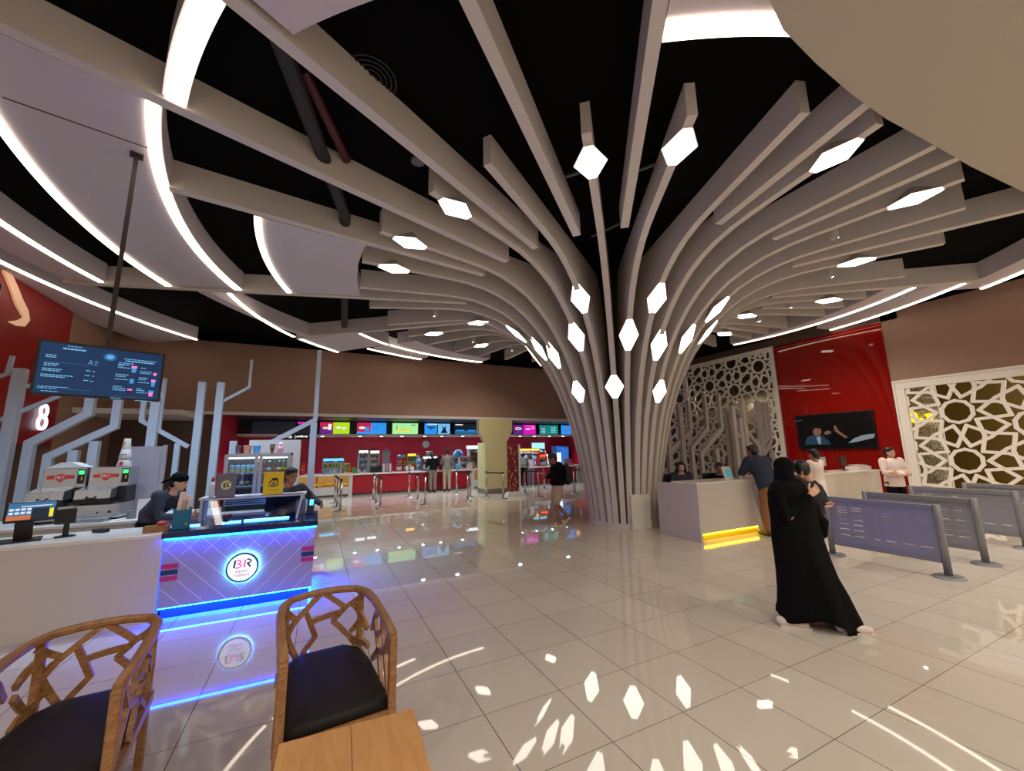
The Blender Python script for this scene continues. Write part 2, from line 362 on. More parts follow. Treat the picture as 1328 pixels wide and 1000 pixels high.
PROF = [(.82, 0), (.85, .3), (.90, .7), (.97, 1.1), (1.05, 1.55), (1.14, 2.0), (1.25, 2.45), (1.38, 2.85), (1.53, 3.25), (1.70, 3.62), (1.90, 3.98),
        (2.14, 4.32), (2.40, 4.61), (2.68, 4.85), (3.0, 5.06), (3.35, 5.21), (3.7, 5.31), (4.1, 5.365), (4.5, ZB)]
RE = 6.25
def prof_at(r):
    for (a, za), (b, zb) in zip(PROF, PROF[1:]):
        if a <= r <= b:
            t = (r - a) / (b - a); return za + (zb - za) * t, math.atan2(zb - za, b - a)
    return ZB, 0.0
def tree_column():
    T = thing('tree_column', 'huge tree-shaped column of silver-grey curved fins spreading over the ceiling', 'column', (CX, CY, 0))
    B().lathe([(0.62, 0), (0.62, ZC - 0.01)], n=32).obj('core', mat('column_core', rgb(120, 106, 94), 0.6), T, smooth=True)
    B().lathe([(0.80, 0), (0.855, 0), (0.86, 0.1), (0.81, 0.1)], n=48).obj('base_collar', M_fin, T)
    horiz = {0: 5.75, 1: 5.78, 3: 5.75, 5: 5.75, 7: 5.0, 9: 5.4, 10: 3.85, 12: 4.84, 19: 5.25, 22: 4.93, 24: 5.36, 25: 3.6, 28: 5.65, 29: 5.72, 30: 5.77}
    curve = {0: 1.48, 29: 1.47, 4: 1.44, 1: 2.0, 30: 2.06, 3: 1.88, 5: 2.0, 28: 1.9, 27: 2.08, 31: 2.64, 2: 2.52, 6: 2.54, 26: 2.54, 7: 2.2, 25: 2.1}
    th = 0.115
    for k in range(NF):
        a = ang(k); er = Vector((math.cos(a), math.sin(a), 0)); et = Vector((-math.sin(a), math.cos(a), 0))
        out = PROF + [(RE, ZB), (RE, ZC - 0.01)]
        poly = out + [(0.55, ZC - 0.01), (0.55, 0)]
        # built as strips so the curved edge stays clean
        bb = B(); vs = []; fs = []
        n = len(out)
        for t in (-th / 2, th / 2):
            for (r, z) in out: vs.append(er * r + et * t + Vector((0, 0, z)))
        inn = [(0.55, min(z, ZC - 0.01)) if r < 1.0 else (max(0.55, r - 0.0), ZC - 0.01) for r, z in out]
        inn = [(0.55, z) if z < 1.2 else (0.55 + max(0, (r - 0.98)) * 1.0, 1.2 + (ZC - 1.21) * min(1, (z - 1.2) / 2.6)) for r, z in out]
        inn[-1] = (RE, ZC - 0.01); inn[-2] = (RE, ZC - 0.01)
        for t in (-th / 2, th / 2):
            for (r, z) in inn: vs.append(er * r + et * t + Vector((0, 0, z)))
        m = n - 1
        for i in range(m):
            o = [i, i + 1]
            if i == m - 1: continue
            fs.append((i, i + 1, 2 * n + i + 1, 2 * n + i)); fs.append((n + i, 3 * n + i, 3 * n + i + 1, n + i + 1))
            fs.append((i, n + i, n + i + 1, i + 1)); fs.append((2 * n + i, 2 * n + i + 1, 3 * n + i + 1, 3 * n + i))
        e = n - 2
        fs.append((e, n + e, 3 * n + e, 2 * n + e)); fs.append((0, 2 * n, 3 * n, n))
        bb._add(vs, fs)
        fin = bb.obj('fin', M_fin, T)
        def lamp(c, u, w, nrm, L, W):
            """truncated diamond: u along the fin, w across, nrm facing out"""
            pl = [(-L, -th / 2), (-L, th / 2), (0, W), (L, th / 2), (L, -th / 2), (0, -W)]
            Q = lambda x, y, t: c + u * x + w * y + nrm * t
            h_ = th / 2; hb = B()
            hb._add([Q(-L, -h_, .012), Q(-L, h_, .012), Q(0, W, .012), Q(L, h_, .012), Q(L, -h_, .012), Q(0, -W, .012), Q(0, h_ * .98, -.17), Q(0, -h_ * .98, -.17), Q(-L, -h_, -.002), Q(-L, h_, -.002), Q(L, h_, -.002), Q(L, -h_, -.002)],
                    [(0, 1, 2, 3, 4, 5), (1, 9, 6, 2), (3, 2, 6, 10), (0, 5, 7, 8), (4, 11, 7, 5), (0, 8, 9, 1), (3, 10, 11, 4), (8, 7, 6, 9), (7, 11, 10, 6)])
            h = hb.obj('light_housing', M_fin, fin)
            pi = [(x * 0.94, y * 0.93) for x, y in pl]
            B().prism(pi, lambda x, y, t: c + u * x + w * y + nrm * t, 0.008, 0.02).obj('light_diffuser', M_dia, fin)
        if k in horiz:
            r = horiz[k]; z, sl = prof_at(r)
            lamp(er * r + Vector((0, 0, z)), er, et, Vector((0, 0, -1)), 0.31, 0.22)
        if k in curve:
            r = curve[k]; z, sl = prof_at(r)
            u = er * math.cos(sl) + Vector((0, 0, math.sin(sl))); nr = er * math.sin(sl) - Vector((0, 0, math.cos(sl)))
            low = r < 1.6
            lamp(er * r + Vector((0, 0, z)), u, et, nr, 0.27 if low else 0.36, 0.21)
    # white service panel let into the foot
    a = math.atan2(7.25 - CY, 6.68 - CX); 
    p = B(); c = Vector((6.70 - CX, 7.02 - CY, 0.4)); d = (Vector((0, 0, 0)) - Vector((CX, CY, 0))); 
    rz = -0.35
    p.box((-0.25, -0.80, 0.37), (0.44, 0.2, 0.74), rz=rz)
    p.obj('service_panel', mat('service_panel_paint', rgb(226, 216, 202), 0.5), T, bevel=0.006)
tree_column()

# straight beams between the fins
def beam(k, r0, r1, label):
    a = ang(k); er = Vector((math.cos(a), math.sin(a), 0)); et = Vector((-math.sin(a), math.cos(a), 0)); c = Vector((CX, CY, 0))
    b = B(); hw = 0.065
    b._add([c + er * r + et * s * hw + Vector((0, 0, z)) for r in (r0, r1) for s in (-1, 1) for z in (ZB, ZC - 0.005)],
           [(0, 1, 3, 2), (4, 6, 7, 5), (0, 4, 5, 1), (2, 3, 7, 6), (0, 2, 6, 4), (1, 5, 7, 3)])
    tag(b.obj('ceiling_beam', M_beam), label, 'beam', 'straight beams between the fins of the column')
for args in [
    (-0.5, 4.05, 10.2, 'long grey ceiling beam passing left of the front diamond light and over the camera'),
    (0.5, 4.05, 10.2, 'long grey ceiling beam between the two diamond lights nearest the camera'),
    (-1.5, 4.0, 10.5, 'long grey ceiling beam touching the corner of the upper left white panel'),
    (-2.5, 3.95, 13.2, 'long grey ceiling beam bounding the big lilac-lit panel, crossing the widest curved light'),
    (-3.5, 3.95, 9.0, 'grey ceiling beam from the curved light to the column, over the small white panel'),
    (-5.5, 3.85, 12.2, 'grey ceiling beam along the far edge of the panels above the menu screen'),
    (-7.5, 3.8, 9.3, 'grey ceiling beam ending at the far curved light strip'),
    (2.5, 4.1, 7.0, 'grey ceiling beam whose outer end meets the smooth white slab, beside its tip'),
    (4.5, 4.05, 7.0, 'grey ceiling beam running under the middle of the white slab edge'),
    (6.5, 3.95, 9.0, 'grey ceiling beam reaching the right edge of the picture under the slab'),
    (8.5, 3.85, 8.2, 'grey ceiling beam that carries the ends of the right curved light strips'),
    (9.5, 4.0, 6.2, 'short grey ceiling beam above the red wall'),
    (11.5, 4.0, 6.2, 'short grey ceiling beam above the left part of the carved screen'),
]: beam(*args)

# curved ceiling panels with light strips, concentric with the column
def sector(b, r0, r1, k0, k1, z0, z1, n=28):
    """ring sector; each radius may be a pair (at k0, at k1)"""
    ra = lambda r, f: r[0] + (r[1] - r[0]) * f if isinstance(r, tuple) else r
    vs = []
    for i in range(n + 1):
        f = i / n; a0_, a1_ = ang(k0), ang(k1); a1_ += 2 * PI if a1_ < a0_ else 0; a = a0_ + (a1_ - a0_) * f; c, s = math.cos(a), math.sin(a)
        for r in (ra(r0, f), ra(r1, f)):
            for z in (z0, z1): vs.append((CX + r * c, CY + r * s, z))
    fs = [(0, 1, 3, 2), (4 * n, 4 * n + 2, 4 * n + 3, 4 * n + 1)]
    for i in range(n):
        o = 4 * i
        fs += [(o, o + 4, o + 5, o + 1), (o + 2, o + 3, o + 7, o + 6), (o, o + 2, o + 6, o + 4), (o + 1, o + 5, o + 7, o + 3)]
    return b._add(vs, fs)
def panel(label, r0, r1, k0, k1, strips):
    """white panel between r0..r1; strips: [(ra, rb)] of light set in its underside"""
    p = sector(B(), r0, r1, k0, k1, ZB + 0.02, ZC - 0.006).obj('ceiling_panel', M_panel)
    tag(p, label, 'ceiling panel', 'curved white panels around the column')
    for s in strips: sector(B(), s[0], s[1], k0, k1, ZB - 0.004, ZB + 0.019).obj('light_strip', M_strip, p)
panel('big lilac-lit white curved panel between two bright light curves at upper left', (8.80, 9.0), (10.30, 10.44), -5.43, -2.545, [((8.81, 9.02), (8.95, 9.13)), ((10.17, 10.34), (10.29, 10.43))])
sector(B(), 9.08, 10.2, -2.965, -2.96, ZB + 0.014, ZB + 0.021, 1).obj('panel_joint', M_dark, [o for o in COL.objects if o.name.startswith('ceiling_panel')][0])
panel('narrow curved light bar sweeping out of the top edge left of the beams', (8.82, 8.88), (9.02, 9.10), -2.455, -1.56, [((8.83, 8.89), (9.00, 9.08))])
panel('small white curved panel with one short light curve, beside the column fins', 6.30, (7.90, 7.98), -5.43, -3.57, [((7.80, 7.88), (7.89, 7.97))])
panel('outer curved panel behind the big lilac-lit panel, left of the pole', 11.38, 12.1, -5.43, -3.2, [(11.40, 11.49)])
panel('outermost curved panel above the red wall and the menu screen', (12.72, 12.44), (14.55, 12.75), -7.15, -4.6, [((12.70, 12.44), (12.79, 12.53))])
panel('slim curved panel continuing the long light curve above the fascia', (9.12, 9.58), (9.34, 9.82), -7.43, -5.57, [((9.59, 9.13), (9.68, 9.22))])
panel('far white panel beyond the slim one, edged by a light curve', 7.45, (9.66, 9.80), -8.43, -7.57, [((9.70, 9.59), (9.79, 9.68)), (7.46, 7.54)])
panel('long far curved panel with a light strip, above the pillar', 6.4, (7.50, 7.15), -11.5, -8.5, [((7.06, 7.40), (7.14, 7.49))])
panel('short far curved panel nearest the brown fascia', 7.7, (8.5, 8.2), -9.9, -8.5, [((8.10, 8.40), (8.19, 8.49))])
panel('curved panel with a light strip above the left carved screen and red wall', 6.35, (7.0, 6.64), 8.6, 12.6, [((6.92, 6.56), (7.0, 6.64))])
panel('second curved panel with a light strip grazing the top of the red wall', 7.3, (7.98, 7.9), 8.58, 10.85, [((7.90, 7.82), (7.98, 7.9))])
panel('curved panel with a light strip at the right edge above the brown wall', 8.1, 8.72, 6.9, 8.85, [(8.63, 8.72)])
panel('white panel with a wide bright light curve beside the smooth slab', (7.14, 6.98), 9.4, 0.56, 2.2, [((7.13, 6.97), (7.31, 7.14))])
panel('white panel corner at the top edge between two beams', (8.45, 8.15), 10.2, -1.42, -0.56, [])
# big smooth slab over the right side, a lower level than the fins
sl = [(2.35, 0.4), (2.62, 1.1), (2.95, 1.40), (3.4, 1.52), (4.0, 1.57), (4.7, 1.60), (5.4, 1.60), (6.3, 1.55), (7.4, 1.50), (9.2, 1.36), (11.5, 1.0), (14.7, 0.0), (14.7, -8.9), (2.0, -8.9), (2.2, -1.5)]
struct(B().prism(sl, lambda u, v, t: Vector((u, v, t)), 5.28, ZC - 0.004).obj('ceiling_slab', mat('smooth_slab_white', rgb(178, 168, 152), 0.6)), 'smooth white ceiling slab with a curved edge over the right side', 'ceiling')
# ---------------------------------------------------------------- carved screens (ten-fold star pattern)
def star_segments(U0, U1, V0, V1, ap, OU, OV, theta=math.radians(66)):
    """line pattern: decagons sharing edges and the gaps between them; two rays leave each edge middle"""
    u0, u1, v0, v1, ou, ov = V0, V1, U0, U1, OV, OU
    R = ap / math.cos(PI / 10)
    a1 = (2 * ap, 0.0); a2 = (2 * ap * math.cos(math.radians(72)), 2 * ap * math.sin(math.radians(72)))
    segs = []
    def hit(p, d, q, e):
        den = d[0] * e[1] - d[1] * e[0]
        if abs(den) < 1e-9: return None
        w = (q[0] - p[0], q[1] - p[1]); s = (w[0] * e[1] - w[1] * e[0]) / den; t = (w[0] * d[1] - w[1] * d[0]) / den
        return (s, t) if s > 1e-6 and t > 1e-6 else None
    def hankin(P):
        n = len(P); rays = []
        for i in range(n):
            a, b = P[i], P[(i + 1) % n]; m = ((a[0] + b[0]) / 2, (a[1] + b[1]) / 2); ea = math.atan2(b[1] - a[1], b[0] - a[0])
            rays.append([m, (math.cos(ea + theta), math.sin(ea + theta)), i, 1]); rays.append([m, (math.cos(ea + PI - theta), math.sin(ea + PI - theta)), i, -1])
        cand = []
        for x in range(len(rays)):
            for y in range(x + 1, len(rays)):
                if rays[x][2] == rays[y][2]: continue
                h = hit(rays[x][0], rays[x][1], rays[y][0], rays[y][1])
                if h: cand.append((h[0] + h[1] + 0.3 * abs(h[0] - h[1]), x, y, h))
        cand.sort(); used = set()
        for c, x, y, h in cand:
            if x in used or y in used: continue
            used.add(x); used.add(y)
            q = (rays[x][0][0] + rays[x][1][0] * h[0], rays[x][0][1] + rays[x][1][1] * h[0])
            segs.append((rays[x][0], q)); segs.append((rays[y][0], q))
    N = 14
    for i in range(-N, N):
        for j in range(-N, N):
            cx, cy = ou + i * a1[0] + j * a2[0], ov + i * a1[1] + j * a2[1]
            if not (u0 - 3 * ap < cx < u1 + 3 * ap and v0 - 3 * ap < cy < v1 + 3 * ap): continue
            D = [(cx + R * math.cos(PI / 10 + k * PI / 5), cy + R * math.sin(PI / 10 + k * PI / 5)) for k in range(10)]
            hankin(D)
            r2 = ap * 0.46
            C = [(cx + r2 * math.cos(k * PI / 5), cy + r2 * math.sin(k * PI / 5)) for k in range(10)]
            for k in range(10): segs.append((C[k], C[(k + 1) % 10]))
            # gap between four decagons: six-sided bow tie
            V = lambda cx, cy, k: (cx + R * math.cos(PI / 10 + k * PI / 5), cy + R * math.sin(PI / 10 + k * PI / 5))
            b1 = (cx + a1[0], cy + a1[1]); b2 = (cx + a2[0], cy + a2[1]); b3 = (b1[0] + a2[0], b1[1] + a2[1])
            G = [V(cx, cy, 0), V(b1[0], b1[1], 3), V(b1[0], b1[1], 2), V(b3[0], b3[1], 5), V(b2[0], b2[1], 8), V(b2[0], b2[1], 7)]
            if sum(G[k][0] * G[(k + 1) % 6][1] - G[(k + 1) % 6][0] * G[k][1] for k in range(6)) < 0: G.reverse()
            hankin(G)
    segs = [((p[1], p[0]), (q[1], q[0])) for p, q in segs]
    u0, u1, v0, v1 = U0, U1, V0, V1; out = []
    for p, q in segs:                                                # clip to the frame
        t0, t1 = 0.0, 1.0; d = (q[0] - p[0], q[1] - p[1]); ok = True
        for k, (lo, hi) in enumerate(((u0, u1), (v0, v1))):
            if abs(d[k]) < 1e-9:
                if not lo <= p[k] <= hi: ok = False
                continue
            a, b = (lo - p[k]) / d[k], (hi - p[k]) / d[k]
            if a > b: a, b = b, a
            t0, t1 = max(t0, a), min(t1, b)
        if ok and t1 - t0 > 1e-3: out.append(((p[0] + d[0] * t0, p[1] + d[1] * t0), (p[0] + d[0] * t1, p[1] + d[1] * t1)))
    return out
def carved_screen(label, x, y0, y1, z0, z1, ap, ou, ov, w, fr):
    T = thing('carved_screen', label, 'screen', (x, y0, 0))
    b = B(); L = y1 - y0
    for lo, hi, a, c in ((0, L, z0, z0 + fr), (0, L, z1 - fr, z1)): b.bx(-0.05, 0.06, lo, hi, a, c)
    for lo, hi in ((0, fr), (L - fr, L)): b.bx(-0.05, 0.06, lo, hi, z0 + fr, z1 - fr)
    b.bx(-0.075, -0.05, 0.0, L, z1 - 0.05, z1); b.bx(-0.075, -0.05, L - 0.05, L, z0, z1 - 0.05); b.bx(-0.075, -0.05, 0.0, 0.05, z0, z1 - 0.05)
    b.obj('frame', M_screenwhite, T, bevel=0.006)
    g = B()
    for p, q in star_segments(fr - 0.02, L - fr + 0.02, z0 + fr - 0.02, z1 - fr + 0.02, ap, ou, ov):
        d = math.hypot(q[0] - p[0], q[1] - p[1])
        if d < 0.01: continue
        e = w * 0.35 / d
        g.bar((0, p[0] - (q[0] - p[0]) * e, p[1] - (q[1] - p[1]) * e), (0, q[0] + (q[0] - p[0]) * e, q[1] + (q[1] - p[1]) * e), w, 0.05 + 0.004 * random.random(), (1, 0, 0))
    g.obj('lattice', M_screenwhite, T)
    return T
carved_screen('white carved star-pattern screen on the right wall, beyond the grey barriers', 14.72, -2.0, 5.26, 0.0, 3.52, 0.62, 6.1, 2.55, 0.07, 0.24)
carved_screen('tall white carved star-pattern screen between the column and the red wall', 14.72, 8.38, 12.4, 0.0, 5.34, 0.56, 0.62, 4.72, 0.068, 0.16)
carved_screen('narrow bluish carved screen half hidden right behind the column', 14.9, 12.46, 15.3, 0.0, 4.9, 0.56, 0.4, 4.0, 0.066, 0.12)
# patterned film standing behind the near edge of the right screen
def film_mat():
    m = bpy.data.materials.new('patterned_film'); m.use_nodes = True; nt = m.node_tree; p = nt.nodes['Principled BSDF']
    tc = nt.nodes.new('ShaderNodeTexCoord'); v = nt.nodes.new('ShaderNodeTexVoronoi'); v.feature = 'DISTANCE_TO_EDGE'; v.inputs['Scale'].default_value = 16
    nt.links.new(tc.outputs['Object'], v.inputs['Vector']); r = nt.nodes.new('ShaderNodeValToRGB'); r.color_ramp.elements[0].color = rgb(190, 184, 166); r.color_ramp.elements[1].color = rgb(120, 114, 94); r.color_ramp.elements[0].position = 0.05; r.color_ramp.elements[1].position = 0.16
    nt.links.new(v.outputs['Distance'], r.inputs[0]); nt.links.new(r.outputs[0], p.inputs['Base Color']); return m
tag(B().bx(15.1, 15.13, 4.55, 5.24, 0, 3.4).obj('patterned_partition', film_mat()), 'pale patterned partition just behind the edge of the right carved screen', 'partition')
tag(B().bx(15.1, 15.13, 9.9, 12.3, 0, 3.3).obj('patterned_partition', mat('grey_partition', rgb(150, 140, 120), 0.5)), 'pale partition behind the tall carved screen near the column', 'partition')
# lounge lights seen through the right screen
g = B(); M_yel = emis('yellow_neon', 255, 214, 0, 2.2)
YS = lambda a: 5.10 - a                                     # along the wall, reading from the red wall outwards
for p0, p1 in (((.0, .26), (.0, .04)), ((.0, .04), (.06, .04)), ((.1, .22), (.1, .04)), ((.1, .04), (.16, .04)), ((.16, .04), (.16, .12)), ((.2, .04), (.2, .12)), ((.28, .2), (.36, .2)), ((.36, .2), (.32, .06)), ((.40, .06), (.40, .22)), ((.40, .06), (.34, .04)), ((.08, .26), (.11, .26))):
    g.bar((15.06, YS(p0[0]), 2.33 + p0[1]), (15.06, YS(p1[0]), 2.33 + p1[1]), 0.045, 0.02, (1, 0, 0))
tag(g.obj('neon_sign', M_yel), 'small yellow glowing script sign behind the right carved screen', 'sign')
tag(B().bx(16.4, 17.2, 2.3, 3.3, 0.0, 0.98).bx(16.35, 17.25, 2.25, 3.35, 0.98, 1.05).obj('bar_counter', mat('amber_bar', rgb(190, 150, 40), 0.3, emit=rgb(255, 210, 60), es=0.9)), 'glowing amber bar top behind the right carved screen', 'counter')

# ---------------------------------------------------------------- ticket counter
def ticket_counter():
    T = thing('reception_desk', 'white reception desk with a yellow-lit foot between the column and the ticket counter', 'counter', (6.58, 5.46, 0))
    b = B()
    b.bx(0.0, 0.06, 0.0, 1.02, 0.0, 1.05); b.obj('side_panel', M_white, T, bevel=0.01)
    f = B(); f.prism([(0.06, 0.14), (1.86, 0.14), (1.62, 1.05), (0.06, 1.05)], lambda u, v, t: Vector((u, t, v)), 0.0, 0.05); f.obj('front_panel', M_white, T, bevel=0.008)
    B().bx(-0.01, 1.66, -0.01, 0.62, 1.05, 1.085).obj('worktop', M_whitetop, T, bevel=0.008)
    B().bx(0.12, 1.84, 0.08, 0.12, 0.0, 0.14).obj('plinth', mat('yellow_plinth', rgb(196, 170, 30), 0.3), T)
    B().bx(0.10, 1.84, 0.055, 0.078, 0.105, 0.13).obj('plinth_light', emis('yellow_led', 255, 214, 30, 9.0), T)
    B()._add([(1.80, .05, 0), (1.86, .05, .14), (1.62, .05, 1.05), (1.56, .05, 1.05), (1.80, .9, 0), (1.86, .9, .14), (1.62, .9, 1.05), (1.56, .9, 1.05)], [(0, 1, 2, 3), (4, 7, 6, 5), (0, 4, 5, 1), (1, 5, 6, 2), (2, 6, 7, 3), (3, 7, 4, 0)]).obj('end_panel', M_white, T)
    T = thing('ticket_counter', 'white ticket counter running to the red wall, carrying two monitors', 'counter', (9.3, 5.46, 0))
    B().bx(0, 4.35, 0, 0.05, 0.1, 1.05).bx(0, 0.05, 0.05, 0.9, 0.1, 1.05).obj('front_panel', M_white, T); B().bx(-0.02, 4.38, -0.02, 0.62, 1.05, 1.085).obj('worktop', M_whitetop, T); B().bx(0.06, 4.3, 0.06, 0.1, 0, 0.1).obj('plinth', M_grey, T); B().bx(4.3, 4.36, 0.05, 0.9, 0.0, 1.05).obj('end_panel', M_white, T)
ticket_counter()
# things standing on it
def tablet_stand():
    T = thing('tablet_sign', 'white framed tablet standing on the reception counter', 'tablet', (7.72, 5.62, 1.085), 0.12)
    R = -0.22
    B().box((0, 0.0, 0.135), (0.30, 0.02, 0.27), rx=R).obj('frame', M_trim, T, bevel=0.004)
    B().box((0, -0.0125, 0.135), (0.19, 0.006, 0.17), rx=R).obj('display', emis('tablet_teal', 70, 150, 150, 0.5), T)
    B().bx(-0.1, 0.1, -0.03, 0.12, 0.0, 0.012).obj('foot', M_trim, T)
tablet_stand()
def monitor(x, y, z, w, h, rz, label, tilt=0.0, m=None):
    T = thing('monitor', label, 'monitor', (x, y, z), rz)
    B().box((0, 0, 0.14 + h / 2), (w, 0.03, h), rx=tilt).obj('housing', M_dark, T, bevel=0.004)
    if m: B().box((0, -0.017, 0.14 + h / 2), (w * 0.93, 0.004, h * 0.9), rx=tilt).obj('display', m, T)
    B().bx(-0.02, 0.02, 0.0, 0.03, 0.0, 0.16).obj('neck', M_dark, T)
    B().lathe([(0.09, 0), (0.09, 0.01), (0.02, 0.016)], n=16).obj('foot', M_dark, T)
    return T
monitor(8.08, 5.85, 1.085, 0.26, 0.2, 0.5, 'tilted black screen on the reception counter beside the man in navy', -0.35)
monitor(11.65, 5.8, 1.085, 0.36, 0.24, 0.1, 'left of the two monitors on the counter below the wall television', 0, mat('lit_monitor_grey', rgb(110, 122, 124), 0.3, emit=rgb(130, 150, 150), es=0.25))
monitor(12.65, 5.8, 1.085, 0.36, 0.24, 0.1, 'right, dark monitor of the pair below the wall television', 0)
T = thing('document_printer', 'low white printer with paper on the counter next to the dark monitor', 'printer', (13.35, 5.75, 1.085))
B().bx(-0.32, 0.32, -0.12, 0.2, 0, 0.09).obj('body', M_trim, T, bevel=0.01); B().box((0, 0.03, 0.115), (0.5, 0.24, 0.02), rx=0.08).obj('paper_tray', M_white, T)

# wall television
def television():
    T = thing('television', 'large wall television showing a dark film scene on the red wall', 'television', (14.618, 6.84, 2.2), PI / 2 * -1)
    # local: x along the wall (towards +y), y out of the wall
    W, H = 2.12, 1.12
    B().bx(-W / 2, W / 2, -0.02, 0.05, -H / 2, H / 2).obj('housing', M_dark, T, bevel=0.005)
    b = B(); fn = lambda u, v, t: Vector((u, -0.021 - t, v))
    mats = [emis('film_black', 3, 4, 6, 0.4), emis('film_blue', 30, 58, 76, 0.5), emis('film_skin', 120, 84, 66, 0.5), emis('film_white', 130, 140, 146, 0.5), emis('film_dark', 14, 15, 20, 0.4)]
    b.m = 0; b.prism([(-W / 2 + .03, -H / 2 + .03), (W / 2 - .03, -H / 2 + .03), (W / 2 - .03, H / 2 - .03), (-W / 2 + .03, H / 2 - .03)], fn, 0, 0.002)
    def P(px, m, t): b.m = m; b.prism([((x - 350) / 420 * W, (642 - y) / 210 * H) for x, y in px], fn, 0.002, 0.002 + t)
    P([(180, 720), (195, 680), (230, 662), (262, 668), (300, 672), (320, 700), (330, 722)], 1, 0.002)
    P([(252, 682), (262, 672), (278, 676), (274, 718), (262, 720)], 3, 0.004)
    P([(234, 632), (242, 616), (262, 612), (284, 622), (286, 648), (274, 668), (252, 670), (238, 654)], 2, 0.004)
    P([(230, 634), (236, 612), (262, 602), (286, 610), (288, 632), (280, 624), (250, 622), (236, 640)], 4, 0.006)
    P([(292, 652), (312, 636), (334, 632), (350, 648), (340, 672), (320, 700), (304, 690)], 4, 0.003)
    P([(298, 654), (312, 642), (330, 640), (342, 650), (330, 660), (308, 664)], 2, 0.005)
    P([(356, 616), (368, 610), (378, 640), (402, 664), (424, 680), (410, 688), (380, 664), (360, 644)], 2, 0.003)
    P([(420, 716), (452, 690), (500, 672), (556, 668), (548, 690), (470, 708)], 3, 0.003)
    P([(136, 576), (184, 572), (185, 564), (137, 566)], 1, 0.003)
    b.obj('display', mats, T)
television()

# ---------------------------------------------------------------- queue barriers with slotted panels
def barrier():
    T = thing('queue_barrier', 'nearest grey metal queue barrier with a slotted panel', 'barrier', (7.63, 2.5, 0))
    L = 1.33
    for y in (0, L):
        B().lathe([(0.20, 0.0), (0.20, 0.008), (0.18, 0.02), (0.04, 0.03)], (0, y, 0), 28, 1, 0.78).obj('base_plate', M_bar, T, smooth=True)
        B().lathe([(0.042, 0.02), (0.042, 0.925), (0.036, 0.932)], (0, y, 0), 16).obj('post', M_bar, T, smooth=True)
    B().bx(-0.03, 0.03, 0.04, L - 0.04, 0.855, 0.925).obj('top_rail', M_bar, T, bevel=0.006)
    B().bx(-0.02, 0.02, 0.04, L - 0.04, 0.17, 0.24).obj('bottom_rail', M_bar, T, bevel=0.005)
    # panel with real slots: rows of thin horizontal openings in four columns
    p = B(); rows = [0.775, 0.735, 0.695, 0.655, 0.59, 0.52, 0.44, 0.35]; cols = [(0.10 + i * 0.19, 0.10 + i * 0.19 + 0.13) for i in range(6)]
    zs = [0.24]
    for r in sorted(rows): zs += [r - 0.005, r + 0.005]
    zs.append(0.855)
    for i in range(len(zs) - 1):
        if i % 2 == 0: p.bx(-0.006, 0.006, 0.04, L - 0.04, zs[i], zs[i + 1])
        else:
            ys = [0.04]
            for c in cols: ys += [c[0], c[1]]
            ys.append(L - 0.04)
            for j in range(0, len(ys) - 1, 2): p.bx(-0.006, 0.006, ys[j], ys[j + 1], zs[i], zs[i + 1])
    p.obj('slotted_panel', M_barpanel, T)
    return T
b0 = barrier()
GB = 'slotted queue barriers'
dup(b0, (8.89, 2.49, 0), 0, 'second grey slotted queue barrier, behind the nearest one', GB); b0['group'] = GB
dup(b0, (10.72, 2.5, 0), 0, 'third grey slotted queue barrier, with the white screen behind it', GB)
dup(b0, (12.3, 2.2, 0), 0, 'farthest grey slotted queue barrier, close to the carved screen', GB)

# ---------------------------------------------------------------- stylised metal trees
def metal_tree(y, label, m, polys, w=0.16, d=0.12):
    xs = [p[0][0] for p in polys]; x0 = sum(xs) / len(xs)
    T = thing('tree_sculpture', label, 'sculpture', (x0, y, 0))
    for i, p in enumerate(polys):
        pts = [(q[0] - x0, 0.0, q[1]) for q in p]; ww = w if len(p) == 2 else w * 0.8
        dy = 0.0 if len(p) == 2 else 0.02
        B().sweep([(a, dy, c) for a, b_, c in pts], ww, d if len(p) == 2 else d * 0.8).obj('trunk' if p[0][1] == 0 else 'branch', m, T)
R_ = 8.55
metal_tree(R_, 'warm-lit angular tree sculpture close to the column, behind the desk', M_post2, [[(9.28, 0), (9.28, 2.95)], [(9.28, 1.55), (8.85, 1.95), (8.85, 3.0)], [(9.36, 1.7), (10.28, 2.25), (10.28, 3.2)], [(9.85, 0), (9.85, 3.0)]])
metal_tree(R_ + 0.25, 'warm-lit angular tree sculpture right of it, behind the woman at the desk', M_post2, [[(10.55, 0), (10.55, 1.75), (11.35, 2.35), (11.35, 3.5)], [(10.95, 0), (10.95, 1.55), (12.05, 2.35), (12.05, 3.55)], [(11.65, 0), (11.65, 1.7)], [(12.35, 0), (12.35, 2.9)]])
metal_tree(R_, 'warm-lit angular tree sculpture behind the tablet on the counter', M_post2, [[(12.3, 0), (12.3, 3.1)], [(12.85, 0), (12.85, 3.3)], [(12.45, 2.15), (13.1, 1.7), (13.1, 0)], [(13.0, 2.2), (13.5, 1.75), (13.5, 0)], [(12.62, 0), (12.62, 2.7)]])
metal_tree(R_ + 0.2, 'warm-lit angular tree sculpture beside the red wall', M_post2, [[(14.0, 0), (14.0, 3.35)], [(14.5, 0), (14.5, 1.6)], [(13.85, 1.6), (14.35, 2.05), (14.35, 3.3)], [(14.0, 1.4), (14.55, 1.95), (14.55, 3.3)]], 0.14)
L_ = 9.3
def metal_tree2(label, polys):
    x0 = sum(p[1][0][0] for p in polys) / len(polys)
    T = thing('tree_sculpture', label, 'sculpture', (x0, L_, 0))
    for w, p in polys:
        tr = p[0][1] == 0
        B().sweep([(a - x0, 0.0 if tr else 0.03, c) for a, c in p], w, w * 0.95 if tr else w).obj('trunk' if tr else 'branch', M_post, T)
